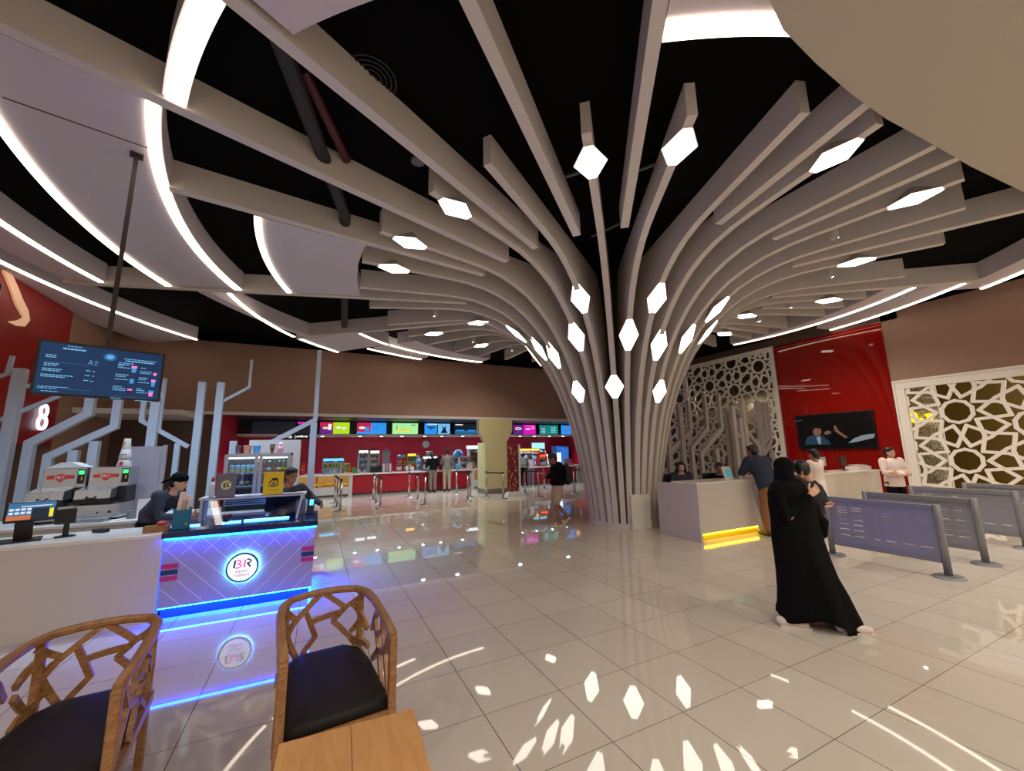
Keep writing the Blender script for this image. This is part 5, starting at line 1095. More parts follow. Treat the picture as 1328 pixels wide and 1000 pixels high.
def ring(cx, cz, rx, rz, w):
    n = 28
    for i in range(n):
        a0, a1 = 2 * PI * i / n, 2 * PI * (i + 1) / n
        b.prism([(cx + rx * math.cos(a0), cz + rz * math.sin(a0)), (cx + rx * math.cos(a1), cz + rz * math.sin(a1)), (cx + (rx - w) * math.cos(a1), cz + (rz - w) * math.sin(a1)), (cx + (rx - w) * math.cos(a0), cz + (rz - w) * math.sin(a0))], fn8, 0.02, 0.06)
ring(0, 0.14, 0.15, 0.155, 0.052); ring(0, -0.13, 0.18, 0.17, 0.058)
b.obj('numeral', emis('number_white', 205, 236, 255, 1.7), T)
T = thing('wall_emblem', 'large curved cream swoosh on the red wall panel at the left edge', 'emblem', (-5.7, 11.5, 4.9), PI / 2)
b = B(); sw = [(-.85, .78, .1), (-.60, .52, .17), (-.32, .28, .2), (-.1, .06, .22), (.13, -.1, .2), (.2, -.2, .19), (.13, -.31, .17), (-.05, -.38, .1), (-.25, -.41, .02)]
L2 = [];  R2 = []
for i, (x, z, w) in enumerate(sw):
    a, c = sw[max(i - 1, 0)], sw[min(i + 1, len(sw) - 1)]; t = Vector((c[0] - a[0], c[1] - a[1])).normalized(); L2.append((x - t.y * w / 2, z + t.x * w / 2)); R2.append((x + t.y * w / 2, z - t.x * w / 2))
for i in range(len(sw) - 1): b.prism([L2[i], L2[i + 1], R2[i + 1], R2[i]], fn8, 0.0, 0.04)
b.obj('swoosh', mat('swoosh_cream', rgb(226, 180, 150), 0.5, emit=rgb(240, 190, 150), es=0.25), T)

# ---------------------------------------------------------------- armchairs and table
def chair():
    T = thing('armchair', 'oak armchair with a black seat standing at the small oak table', 'armchair', (0.175, 2.41, 0), 0.085)
    HW, D = 0.275, 0.86
    def path(t):                                        # plan of the back: 0 front right .. 1 front left
        pts = [(HW - .012, 0), (HW - .004, .25), (HW - .004, .52), (HW - .02, .68), (HW - .07, .79), (HW - .17, .835), (0, .85), (-HW + .17, .835), (-HW + .07, .79), (-HW + .02, .68), (-HW + .004, .52), (-HW + .004, .25), (-HW + .012, 0)]
        L = [0]
        for a, b_ in zip(pts, pts[1:]): L.append(L[-1] + math.hypot(b_[0] - a[0], b_[1] - a[1]))
        s = t * L[-1]
        for i in range(len(L) - 1):
            if s <= L[i + 1] + 1e-9:
                f = (s - L[i]) / (L[i + 1] - L[i]); return Vector((pts[i][0] + (pts[i + 1][0] - pts[i][0]) * f, pts[i][1] + (pts[i + 1][1] - pts[i][1]) * f, 0))
        return Vector((pts[-1][0], pts[-1][1], 0))
    zr = lambda t: 0.765 + 0.045 * math.sin(PI * t) ** 0.8
    B().rail([path(i / 48) + Vector((0, 0, zr(i / 48))) for i in range(49)], 0.046, 0.04).obj('top_rail', M_wood, T, smooth=False, bevel=0.012)
    for s in (-1, 1):
        B().bar((s * (HW - .012), 0.0, 0), (s * (HW - .012), 0.0, 0.765), 0.042, 0.042).obj('leg', M_wood, T, bevel=0.008)
        B().bar((s * (HW - .045), 0.76, 0), (s * (HW - .045), 0.755, 0.80), 0.04, 0.04).obj('leg', M_wood, T, bevel=0.008)
    ap = B(); ap.bar((-HW, 0.0, 0.385), (HW, 0.0, 0.385), 0.05, 0.035); ap.bar((-HW, 0, 0.385), (-HW + .03, 0.78, 0.385), 0.05, 0.03, (1, 0, 0)); ap.bar((HW, 0, 0.385), (HW - .03, 0.78, 0.385), 0.05, 0.03, (1, 0, 0)); ap.bar((-HW + .03, 0.78, 0.385), (HW - .03, 0.78, 0.385), 0.05, 0.03)
    ap.obj('seat_frame', M_wood, T)
    s = B(); ol = [(-HW + .02, 0.0), (HW - .02, 0.0), (HW - .025, .5), (HW - .06, .70), (HW - .14, .79), (-HW + .14, .79), (-HW + .06, .70), (-HW + .025, .5)]
    n = len(ol); cx_, cy_ = 0, 0.4; vs = []
    for k, (f, z) in enumerate(((1, .41), (1, .45), (.97, .466), (.85, .474), (.5, .478))): vs += [(cx_ + (u - cx_) * f, cy_ + (v - cy_) * f, z) for u, v in ol]
    fs = [tuple(range(n))[::-1], tuple(range(4 * n, 5 * n))] + [(j * n + i, j * n + (i + 1) % n, (j + 1) * n + (i + 1) % n, (j + 1) * n + i) for j in range(4) for i in range(n)]
    s._add(vs, fs); s.obj('seat', M_seat, T, smooth=True)
    seg = [((195, 185), (255, 240)), ((140, 285), (215, 215)), ((330, 140), (215, 295)), ((215, 295), (265, 420)), ((240, 340), (150, 440)), ((140, 320), (190, 400)), ((285, 215), (320, 330)), ((320, 330), (280, 400)), ((305, 265), (405, 230)), ((345, 135), (415, 210)), ((500, 125), (415, 210)), ((415, 210), (375, 270)), ((375, 270), (460, 360)), ((435, 185), (530, 260)), ((495, 230), (440, 310)), ((440, 345), (550, 320))]
    def uv(p):
        yt = 172 - (p[0] - 135) * .115; yb = 448 - (p[0] - 135) * .2
        return (p[0] - 135) / 415, min(1.0, max(0.0, (yb - p[1]) / (yb - yt)))
    def pt(u, v, t0, t1): t = t0 + (t1 - t0) * u; q_ = path(t); return Vector((q_.x * .99, q_.y * .992, 0.42 + v * (zr(t) - 0.435)))
    bk = B()
    def strut(a, c, t0, t1):
        n = 4; pts = [pt(a[0] + (c[0] - a[0]) * i / n, a[1] + (c[1] - a[1]) * i / n, t0, t1) for i in range(n + 1)]
        for p0, p1 in zip(pts, pts[1:]):
            tt = path(0.0); nrm = Vector((p0.x * 0.9, (p0.y - .35), 0))
            nrm = Vector((1, 0, 0)) if p0.y < .62 else (Vector((0, 1, 0)) if abs(p0.x) < .16 else Vector((p0.x, .2, 0)).normalized())
            e = (p1 - p0).normalized() * 0.004
            bk.bar(p0 - e, p1 + e, 0.032, 0.022, nrm)
    for a, c in seg: strut(uv(a), uv(c), 0.70, 0.30)
    bk.obj('back_lattice', M_wood, T)
    side = [((.08, .0), (.30, .55)), ((.30, .55), (.12, .98)), ((.30, .55), (.62, .40)), ((.62, .40), (.45, .0)), ((.62, .40), (.85, .80)), ((.85, .80), (.70, 1.0)), ((.85, .80), (.98, .55)), ((.62, .40), (.90, .1)), ((.12, .98), (.0, .6)), ((.45, .78), (.30, .55)), ((.45, .78), (.50, 1.0)), ((.45, .78), (.74, .60))]
    for t0, t1 in ((0.01, 0.27), (0.99, 0.73)):
        bk = B()
        for a, c in side: strut(a, c, t0, t1)
        bk.obj('side_lattice', M_wood, T)
    return T
ch = chair(); ch['group'] = 'oak armchairs'; ch['label'] = 'oak lattice-back armchair with black seat, facing the small oak table'
dup(ch, (-0.985, 2.47, 0), 0.07, 'oak lattice-back armchair with black seat, cut off by the left edge', 'oak armchairs')
T = thing('cafe_table', 'small square oak table in front of the armchair', 'table', (0.155, 1.44, 0), -0.05)
B().bx(-0.235, 0.0, -0.36, 0.35, 0.722, 0.75).obj('top_board', M_table, T, bevel=0.003); B().bx(0.001, 0.235, -0.36, 0.35, 0.722, 0.75).obj('top_board', M_table, T, bevel=0.003)
B().bx(-0.04, 0.04, -0.04, 0.04, 0.02, 0.722).obj('pedestal', M_dark, T); B().lathe([(0.2, 0), (0.2, 0.015), (0.05, 0.03)], n=24).obj('foot', M_dark, T)
# ---------------------------------------------------------------- people
M_eye = mat('eye_dark', rgb(30, 20, 18), 0.3)
M_lip = mat('lips', rgb(150, 70, 66), 0.5)
def hand(b, wrist, direction, palm_n, curl=0.5, s=1.0, side=1):
    """palm, four unequal bent fingers and a thumb leaving the side of the palm"""
    w = Vector(wrist); d = Vector(direction).normalized(); n = Vector(palm_n); n = (n - d * n.dot(d)).normalized(); x = d.cross(n) * side
    b.loft([(w - d * .015 * s, .026 * s, .019 * s), (w + d * .025 * s, .034 * s, .016 * s), (w + d * .065 * s, .041 * s, .015 * s), (w + d * .088 * s, .038 * s, .012 * s)], x, 10)
    for i, L in enumerate((.066, .076, .071, .056)):
        p = w + d * .085 * s + x * (.029 - .0195 * i) * s; pts = [p]; a = curl * 0.4
        for f in (.46, .30, .24):
            dd = d * math.cos(a) + n * math.sin(a); p = p + dd * L * f * s; pts.append(p); a += curl * 0.9
        b.limb(pts, [.0092 * s, .0088 * s, .008 * s, .0066 * s], x, 8)
    p = w + d * .03 * s + x * .033 * s; t = (d * .55 + x * .75 + n * .35 * curl).normalized(); q = p + t * .035 * s; t2 = (d * .9 + x * .25 + n * .6 * curl).normalized()
    b.limb([p, q, q + t2 * .03 * s, q + t2 * .05 * s], [.0125 * s, .011 * s, .0095 * s, .0075 * s], n, 8)
def head_parts(b, c, R, s=1.0):
    """head with face looking along local +y of R; c is the head centre at eye height"""
    P = lambda x, y, z: Vector(c) + R @ Vector((x * s, y * s, z * s))
    b.ell(P(0, -.012, .032), (.074 * s, .094 * s, .086 * s), 16, 10, R)
    b.ell(P(0, .016, -.03), (.062 * s, .074 * s, .085 * s), 16, 10, R)
    b.ell(P(0, .04, -.078), (.038 * s, .04 * s, .034 * s), 12, 8, R)
    b.loft([(P(0, .082, .012), .008 * s, .01 * s), (P(0, .096, -.012), .011 * s, .012 * s), (P(0, .104, -.03), .015 * s, .012 * s), (P(0, .088, -.04), .014 * s, .01 * s)], R @ Vector((1, 0, 0)), 8)
    b.ell(P(0, .082, -.062), (.024 * s, .012 * s, .010 * s), 10, 6, R)
    for e in (-1, 1):
        b.ell(P(e * .074, -.006, -.008), (.011 * s, .02 * s, .032 * s), 10, 6, R)
        b.ell(P(e * .032, .078, .018), (.018 * s, .012 * s, .008 * s), 8, 5, R)
def face_details(T, c, R, s=1.0):
    P = lambda x, y, z: Vector(c) + R @ Vector((x * s, y * s, z * s))
    e = B()
    for k in (-1, 1): e.ell(P(k * .031, .083, .001), (.012 * s, .008 * s, .0055 * s), 8, 5, R)
    e.obj('eyes', M_eye, T, smooth=True)
    br = B()
    for k in (-1, 1): br.bar(P(k * .016, .088, .022), P(k * .047, .078, .024), .007 * s, .006 * s, R @ Vector((0, 1, 0)))
    br.obj('eyebrows', M_hair, T)
    B().ell(P(0, .091, -.06), (.02 * s, .006 * s, .006 * s), 8, 5, R).obj('mouth', M_lip, T, smooth=True)
def rot(yaw=0, pitch=0, roll=0): return Matrix.Rotation(yaw, 3, 'Z') @ Matrix.Rotation(pitch, 3, 'X') @ Matrix.Rotation(roll, 3, 'Y')
def person(label, loc, rz, J, clothes, skin, head=(0, 0, 0), hair='short', group=None, voxel=0.013, sc=1.0, curl=0.6, cat='person', face=True, haircol=None):
    """J: joints in metres for a 1.70 m figure: x right, y forward, z up"""
    D = dict(pel=(0, 0, .95), waist=(0, 0, 1.08), chest=(0, 0.0, 1.30), neck=(0, -.01, 1.46), head=(0, .015, 1.585),
             ls=(-.175, 0, 1.40), rs=(.175, 0, 1.40), le=(-.23, -.03, 1.12), re=(.23, -.03, 1.12), lw=(-.25, .05, .88), rw=(.25, .05, .88), ld=(0, .1, -1), rd=(0, .1, -1), ln=(1, 0, 0), rn=(-1, 0, 0),
             lh=(-.09, 0, .93), rh=(.09, 0, .93), lk=(-.10, .02, .50), rk=(.10, .02, .50), la=(-.10, -.02, .09), ra=(.10, -.02, .09), lt=(-.11, .15, .025), rt=(.11, .15, .025))
    D.update(J); V = {k: Vector(v) for k, v in D.items()}
    hr = rot(*head)
    b = B()
    up = (V['chest'] - V['pel']).normalized()
    b.loft([(V['pel'] - up * .09, .10, .075), (V['pel'] - up * .04, .155, .105), (V['pel'] + up * .03, .165, .112), (V['waist'], .135, .095), ((V['waist'] + V['chest']) / 2, .145, .10), (V['chest'], .165, .112), (V['chest'] + (V['neck'] - V['chest']) * .55, .165, .085), (V['chest'] + (V['neck'] - V['chest']) * .85, .085, .06), (V['neck'], .055, .055)], (1, 0, 0), 18)
    b.limb([V['neck'] - Vector((0, 0, .05)), V['neck'], V['head'] - hr @ Vector((0, .01, .06))], [.06, .053, .05], (1, 0, 0))
    for s in 'lr':
        b.limb([V[s + 's'], (V[s + 's'] + V[s + 'e']) / 2, V[s + 'e'], (V[s + 'e'] * .65 + V[s + 'w'] * .35), V[s + 'w']], [.055, .046, .037, .037, .024])
        b.limb([V[s + 'h'], (V[s + 'h'] * .6 + V[s + 'k'] * .4), V[s + 'k'], (V[s + 'k'] * .7 + V[s + 'a'] * .3), V[s + 'a']], [.092, .075, .052, .055, .036])
        f = V[s + 't'] - V[s + 'a']; f.z = 0; f = f.normalized()
        b.limb([V[s + 'a'] - f * .03 - Vector((0, 0, .03)), (V[s + 'a'] + V[s + 't']) / 2 - Vector((0, 0, .01)), V[s + 't']], [.036, .036, .024])
    head_parts(b, V['head'], hr)
    me = bake(b, voxel, 4)
    # hands with separate fingers added onto the wrists
    hb = B()
    hand(hb, V['lw'], V['ld'], V['ln'], curl, 1.0, -1); hand(hb, V['rw'], V['rd'], V['rn'], curl, 1.0, 1)
    hm = hb.mesh('hands'); bm = bmesh.new(); bm.from_mesh(me); bm.from_mesh(hm); bm.to_mesh(me); bm.free(); bpy.data.meshes.remove(hm)
    for p in me.polygons: p.use_smooth = True
    P = mobj('person', me, skin); P.location = loc; P.rotation_euler = (0, 0, rz); P.scale = (sc, sc, sc); tag(P, label, cat, group)
    if face: face_details(P, V['head'], hr)
    H = lambda x, y, z: V['head'] + hr @ Vector((x, y, z))
    hc = haircol or M_hair
    if hair in ('short', 'bun', 'long', 'cap'):
        h = B()
        h.ell(H(0, -.022, .05), (.084, .098, .085), 16, 10, hr)
        h.ell(H(0, -.055, .0), (.08, .07, .09), 14, 8, hr)
        h.ell(H(0, .03, .09), (.07, .05, .035), 12, 8, hr)
        if hair == 'bun': h.ell(H(0, -.13, .04), (.045, .045, .045), 12, 8)
        if hair == 'long':
            for k in (-1, 1): h.loft([(H(k * .07, -.01, .05), .03, .05), (H(k * .085, -.02, -.06), .032, .055), (H(k * .10, .0, -.17), .034, .05), (H(k * .10, .02, -.28), .02, .03)], (1, 0, 0), 10)
            h.loft([(H(0, -.08, .03), .09, .05), (H(0, -.10, -.1), .11, .05), (H(0, -.11, -.24), .10, .04)], (1, 0, 0), 12)
        mobj('hair', bake(h, 0.011, 3, 'hair'), hc, P)
    if hair == 'cap':
        c = B(); c.ell(H(0, -.015, .062), (.092, .106, .084), 18, 10, hr); c.loft([(H(0, -.08, .045), .06, .016), (H(0, -.15, .01), .072, .014), (H(0, -.20, -.035), .055, .012)], (1, 0, 0), 12)
        mobj('cap', bake(c, 0.011, 3, 'cap'), M_cloth_black, P)
    for cl in clothes:
        kind, m = cl[0], cl[1]; o = cl[2] if len(cl) > 2 else {}
        c = B()
        if kind in ('shirt', 'tee'):
            g = o.get('grow', 0.016); hem = o.get('hem', .06)
            c.loft([(V['pel'] - up * hem, .172 + g, .118 + g), (V['pel'] + up * .04, .170 + g, .115 + g), (V['waist'], .15 + g, .105 + g), ((V['waist'] + V['chest']) / 2, .152 + g, .108 + g), (V['chest'], .17 + g, .118 + g), (V['chest'] + (V['neck'] - V['chest']) * .55, .168 + g, .09 + g), (V['chest'] + (V['neck'] - V['chest']) * .86, .088 + g, .062 + g), (V['neck'] - Vector((0, 0, .02)), .06 + g * .6, .06 + g * .5)], (1, 0, 0), 20)
            for s in 'lr':
                e = V[s + 'e']; w = V[s + 'w']; w2 = e + (w - e) * (.93 if kind == 'shirt' else 0.0)
                if kind == 'shirt': c.limb([V[s + 's'], (V[s + 's'] + e) / 2, e, w2], [.068 + g * .5, .058 + g * .5, .05 + g * .5, .034 + g * .4])
                else: c.limb([V[s + 's'], (V[s + 's'] * .45 + e * .55)], [.068 + g * .5, .062 + g * .5])
            mobj(o.get('name', 'shirt'), bake(c, voxel, 3, 'shirt'), m, P)
        if kind in ('trousers', 'shorts'):
            c.loft([(V['pel'] + up * .07, .158, .112), (V['pel'], .178, .128), (V['pel'] - up * .07, .165, .12), (V['pel'] - up * .12, .11, .09)], (1, 0, 0), 18)
            for s in 'lr':
                k = V[s + 'k']; a = V[s + 'a']
                if kind == 'trousers': c.limb([V[s + 'h'], (V[s + 'h'] + k) / 2, k, a + (k - a) * .02], [.108, .094, .076, .060])
                else: c.limb([V[s + 'h'], (V[s + 'h'] + k) / 2, k + (V[s + 'h'] - k) * .2], [.12, .122, .118])
            mobj(o.get('name', kind), bake(c, voxel, 3, kind), m, P)
        if kind == 'shoes':
            for s in 'lr':
                c = B(); f = V[s + 't'] - V[s + 'a']; f.z = 0; f = f.normalized(); a = V[s + 'a']; t = V[s + 't']
                c.limb([a - f * .045 + Vector((0, 0, -.045)), (a + t) / 2 + Vector((0, 0, -.012)), t + f * .015 + Vector((0, 0, .012))], [.046, .048, .036]); c.limb([a + Vector((0, 0, .01)), a + Vector((0, 0, -.04))], [.048, .05])
                mobj('shoe', bake(c, 0.011, 2, 'shoe'), m, P)
    return P
cl = lambda n, r, g, b_: mat(n, rgb(r, g, b_), 0.8, noise=0.08, nscale=25)
M_tr_khaki, M_tr_brown, M_sh_navy, M_sh_grey, M_sh_white = cl('cloth_khaki', 150, 132, 108), cl('cloth_brown', 140, 92, 50), cl('cloth_navy', 30, 40, 58), cl('cloth_taupe', 110, 98, 92), cl('cloth_offwhite', 226, 206, 196)
M_sh_char, M_short = cl('cloth_charcoal', 42, 44, 58), cl('cloth_beige', 172, 152, 124)
M_shoe_k, M_shoe_w = mat('shoe_black', rgb(22, 20, 20), 0.4), mat('shoe_white', rgb(214, 200, 188), 0.5)
at2 = math.atan2
# man with phone walking, seen from his left side
right_dir = math.cos(VIEW_YAW), -math.sin(VIEW_YAW)        # the way that reads as "to the right" for someone at the entrance
face_left = at2(right_dir[0], -right_dir[1])                # rotation so that +y points left
face_left = math.atan2(-right_dir[1], -right_dir[0]) - PI / 2
P = person('young man in black sweatshirt and beige shorts walking while looking at his phone', (5.24, 8.30, 0), face_left + 0.15,
  dict(head=(0, .10, 1.545), neck=(0, .035, 1.44), chest=(0, .0, 1.29), le=(-.25, .02, 1.12), re=(.25, .02, 1.12), lw=(-.13, .26, 1.17), rw=(.15, .24, 1.12), ld=(.3, 1, .1), rd=(-.4, 1, .1), ln=(0, 0, 1), rn=(0, 0, 1),
       lk=(-.09, .09, .50), la=(-.09, -.02, .09), lt=(-.09, .15, .025), rk=(.09, .03, .50), ra=(.09, -.26, .17), rt=(.09, -.12, .035)),
  [('shirt', M_cloth_black, dict(grow=.055, hem=.02, name='sweatshirt')), ('shorts', M_short)], M_skin2, (0, -.55, 0), 'short', curl=.9)
for s, p, rx in ((-1, (-.09, .065, .018), 0), (1, (.09, -.20, .075), .75)):
    c = B(); c.box((0, 0, 0), (.095, .27, .03)); c.rail([(-.045, .04, .02), (-.03, .05, .06), (.03, .05, .06), (.045, .04, .02)], .05, .012)
    o = c.obj('sandal', M_shoe_w, P, bevel=.008); o.location = p; o.rotation_euler = (-rx, 0, 0)
c = B(); c.ell((0, -.23, 1.20), (.16, .10, .25), 16, 10).ell((0, -.26, 1.08), (.15, .11, .16), 14, 8)
for s in (-1, 1): c.rail([(s * .11, -.14, 1.38), (s * .12, -.02, 1.47), (s * .12, .10, 1.40), (s * .13, .14, 1.25), (s * .14, .05, 1.08), (s * .13, -.14, 1.05)], .05, .03)
me = c.mesh('backpack'); o = mobj('backpack', me, mat('backpack_black', rgb(18, 18, 20), 0.6)); 
for p_ in me.polygons: p_.use_smooth = True
o.location = P.location; o.rotation_euler = P.rotation_euler; tag(o, 'black backpack worn by the young man with the phone', 'backpack')
ph = B().box((0, 0, 0), (.075, .15, .012)).obj('phone', M_trim); ph.location = P.matrix_basis @ Vector((-.08, .385, 1.215)); ph.rotation_euler = (.25, 0, P.rotation_euler.z); tag(ph, 'pale phone in the hand of the young man in beige shorts', 'phone')

back = lambda a=0: a                                         # facing the concession (+y)
person('customer in black shirt and grey-brown trousers leaning at the concession counter', (4.77, 17.98, 0), 0.12, dict(chest=(.03, .08, 1.28), neck=(.03, .12, 1.43), head=(.02, .17, 1.54), le=(-.22, .12, 1.10), lw=(-.18, .34, 1.03), re=(.26, .10, 1.12), rw=(.22, .34, 1.03), ld=(0, 1, -.1), rd=(0, 1, -.1), ls=(-.17, .07, 1.38), rs=(.20, .07, 1.38)), [('shirt', M_cloth_black), ('trousers', cl('cloth_greybrown', 112, 102, 90)), ('shoes', M_shoe_k)], M_skin2, (0, -.2, 0), 'short', face=False, voxel=.016, sc=1.04)
person('customer in taupe shirt and khaki trousers at the concession counter', (5.42, 17.96, 0), -0.15, dict(le=(-.23, .08, 1.12), lw=(-.2, .3, 1.04), re=(.25, .06, 1.1), rw=(.21, .3, 1.03), ld=(0, 1, -.1), rd=(0, 1, -.1), head=(0, .03, 1.585)), [('shirt', M_sh_grey), ('trousers', M_tr_khaki), ('shoes', M_shoe_k)], M_skin2, (0, -.05, 0), 'short', face=False, voxel=.016, sc=1.1)
person('staff member in grey-blue shirt behind the concession counter', (4.5, 19.75, 0), PI - 0.6, dict(le=(-.22, .12, 1.12), lw=(-.16, .32, 1.14), re=(.22, .12, 1.12), rw=(.16, .32, 1.14), ld=(0, 1, 0), rd=(0, 1, 0)), [('shirt', cl('cloth_steelblue', 92, 116, 146)), ('trousers', M_cloth_black)], M_skin, (0, -.25, 0), 'short', voxel=.016, sc=1.0)
o = B().box((0, 0, 0), (.3, .2, .24)).obj('paper_tub', p_yel, bevel=.02); o.location = (4.72, 19.48, 1.17); tag(o, 'cream tub held by the staff member in grey-blue', 'tub')
person('woman in grey top and black trousers leaning at the counter right of the pillar', (9.0, 17.3, 0), -0.5, dict(chest=(0, .14, 1.26), neck=(0, .22, 1.40), head=(0, .29, 1.50), ls=(-.17, .16, 1.36), rs=(.17, .16, 1.36), le=(-.22, .22, 1.10), lw=(-.15, .44, 1.04), re=(.22, .22, 1.10), rw=(.15, .44, 1.04), ld=(0, 1, 0), rd=(0, 1, 0)), [('shirt', cl('cloth_olivegrey', 96, 96, 84), dict(grow=.03)), ('trousers', M_cloth_black), ('shoes', M_shoe_w)], M_skin2, (0, -.3, 0), 'bun', face=False, voxel=.016)
person('woman in pale pink top standing beside the one in the grey top', (9.5, 17.45, 0), -0.2, dict(chest=(0, .08, 1.28), neck=(0, .12, 1.43), head=(0, .17, 1.54), le=(-.2, .2, 1.10), lw=(-.12, .4, 1.04), re=(.2, .2, 1.10), rw=(.12, .4, 1.04), ld=(0, 1, 0), rd=(0, 1, 0)), [('shirt', cl('cloth_rose', 190, 160, 160)), ('trousers', cl('cloth_greyblue', 110, 104, 116)), ('shoes', M_shoe_w)], M_skin2, (0, -.3, 0), 'long', face=False, voxel=.016, sc=.98)
person('staff member in a white shirt behind the right part of the concession counter', (11.75, 19.9, 0), PI + 0.2, dict(), [('shirt', M_sh_white), ('trousers', M_cloth_black)], M_skin, (0, 0, 0), 'short', voxel=.016, sc=1.05)
# reception
sit = dict(pel=(0, 0, .55), waist=(0, 0, .68), chest=(0, .05, .92), neck=(0, .07, 1.08), head=(0, .10, 1.205), ls=(-.17, .05, 1.02), rs=(.17, .05, 1.02), le=(-.22, .14, .80), re=(.22, .14, .80), lw=(-.12, .32, .82), rw=(.12, .32, .82), ld=(.2, 1, 0), rd=(-.2, 1, 0), lh=(-.09, .04, .52), rh=(.09, .04, .52), lk=(-.12, .42, .52), rk=(.12, .42, .52), la=(-.12, .40, .09), ra=(.12, .40, .09), lt=(-.12, .55, .025), rt=(.12, .55, .025))
person('receptionist with long black hair in a dark jacket seated behind the desk', (7.62, 6.72, .12), PI - 0.75, sit, [('shirt', M_sh_char, dict(name='jacket')), ('trousers', M_cloth_black), ('shoes', M_shoe_k)], M_skin, (0, -.15, 0), 'long')
person('seated man with dark hair mostly hidden behind the tablet on the reception desk', (8.42, 6.32, .08), PI - 0.9, sit, [('shirt', M_cloth_black), ('trousers', M_cloth_black), ('shoes', M_shoe_k)], M_skin2, (0, -.2, 0), 'short')
for x, y, lb in ((7.45, 6.98, 'black office chair back behind the long-haired receptionist'), (8.42, 6.5, 'black office chair of the seated man behind the tablet')):
    T = thing('office_chair', lb, 'chair', (x, y, 0), -0.6)
    B().bx(-.23, .23, .02, .09, .62, 1.16).obj('backrest', M_dark, T, bevel=.03); B().bx(-.23, .23, -.42, 0.02, .50, .57).obj('seat', M_dark, T, bevel=.03); B().lathe([(.03, .05), (.03, .5)], (0, -.2, 0), 10).obj('gas_lift', M_grey, T)
    f = B()
    for k in range(5): f.bar((0, -.2, .06), (.27 * math.cos(k * 1.257), -.2 + .27 * math.sin(k * 1.257), .04), .04, .05, (0, 0, 1))
    f.obj('star_base', M_dark, T)
person('heavy man in navy shirt and brown trousers leaning on the end of the reception desk', (8.24, 5.17, 0), -0.3, dict(pel=(0, -.06, .96), waist=(0, 0, 1.08), chest=(0, .12, 1.29), neck=(.0, .2, 1.44), head=(-.0, .27, 1.555), ls=(-.2, .14, 1.39), rs=(.2, .14, 1.39), le=(-.27, .26, 1.16), lw=(-.16, .45, 1.13), re=(.27, .26, 1.16), rw=(.14, .45, 1.13), ld=(.3, 1, 0), rd=(-.3, 1, 0), lh=(-.1, -.06, .93), rh=(.1, -.06, .93), lk=(-.11, -.03, .5), rk=(.11, .0, .5), la=(-.11, -.02, .09), ra=(.12, -.02, .09)), [('shirt', M_sh_navy, dict(grow=.055, hem=.1)), ('trousers', M_tr_brown), ('shoes', M_shoe_k)], M_skin2, (.3, -.15, 0), 'short', face=False, sc=1.06)
person('woman in an off-white jacket with folded arms in front of the red wall', (11.72, 4.45, 0), PI / 2 + 1.0, dict(le=(-.24, .08, 1.14), lw=(.06, .20, 1.14), re=(.24, .08, 1.14), rw=(-.06, .24, 1.11), ld=(1, .15, 0), rd=(-1, .15, 0), ln=(0, -1, 0), rn=(0, -1, 0)), [('shirt', M_sh_white, dict(name='jacket', grow=.025, hem=.12)), ('trousers', M_cloth_black), ('shoes', M_shoe_k)], M_skin, (0.25, 0, 0), 'bun', sc=.985)
# robed man behind the woman in black
P = person('man in a long white robe half hidden behind the woman in black', (9.95, 5.1, 0), -0.1, dict(le=(-.22, .10, 1.10), lw=(-.15, .3, 1.06), re=(.22, .10, 1.10), rw=(.15, .3, 1.06), ld=(0, 1, 0), rd=(0, 1, 0)), [('shirt', M_sh_white, dict(name='robe_top')), ('shoes', M_shoe_k)], M_skin2, (0, -.1, 0), 'short', face=False, sc=.98)
c = B(); c.loft([((0, 0, 1.02), .17, .13), ((0, 0, .7), .2, .15), ((0, 0, .4), .22, .17), ((0, 0, .1), .25, .2)], (1, 0, 0), 24); c.obj('robe_skirt', M_sh_white, P, smooth=True)
# ice cream staff
lean = dict(chest=(0, .14, 1.22), neck=(0, .22, 1.36), head=(0, .29, 1.46), ls=(-.17, .15, 1.31), rs=(.17, .15, 1.31), le=(-.22, .22, 1.04), lw=(-.12, .42, 1.02), re=(.22, .22, 1.04), rw=(.12, .42, 1.02), ld=(.2, 1, -.2), rd=(-.2, 1, -.2))
person('girl in a black cap and charcoal uniform bending behind the wooden tray', (-1.9, 6.92, 0), -PI / 2 - 0.25, lean, [('shirt', M_sh_char), ('trousers', M_cloth_black), ('shoes', M_shoe_k)], M_skin, (0, -.2, 0), 'cap', sc=.97)
person('woman in charcoal uniform behind the glass case of the ice cream counter', (-0.37, 7.0, 0), PI + 0.25, dict(chest=(0, .05, 1.16), pel=(0, 0, .86), waist=(0, .02, 1.0), neck=(0, .06, 1.32), head=(-.03, .09, 1.44), ls=(-.18, .05, 1.26), rs=(.18, .05, 1.26), le=(-.34, .06, 1.10), lw=(-.42, .26, 1.02), re=(.24, .12, 1.0), rw=(.14, .30, .97), ld=(0, 1, -.2), rd=(-.2, 1, 0), lh=(-.09, 0, .84), rh=(.09, 0, .84)), [('shirt', M_sh_char), ('trousers', M_cloth_black), ('shoes', M_shoe_k)], M_skin2, (.35, -.1, 0), 'short', sc=1.0)

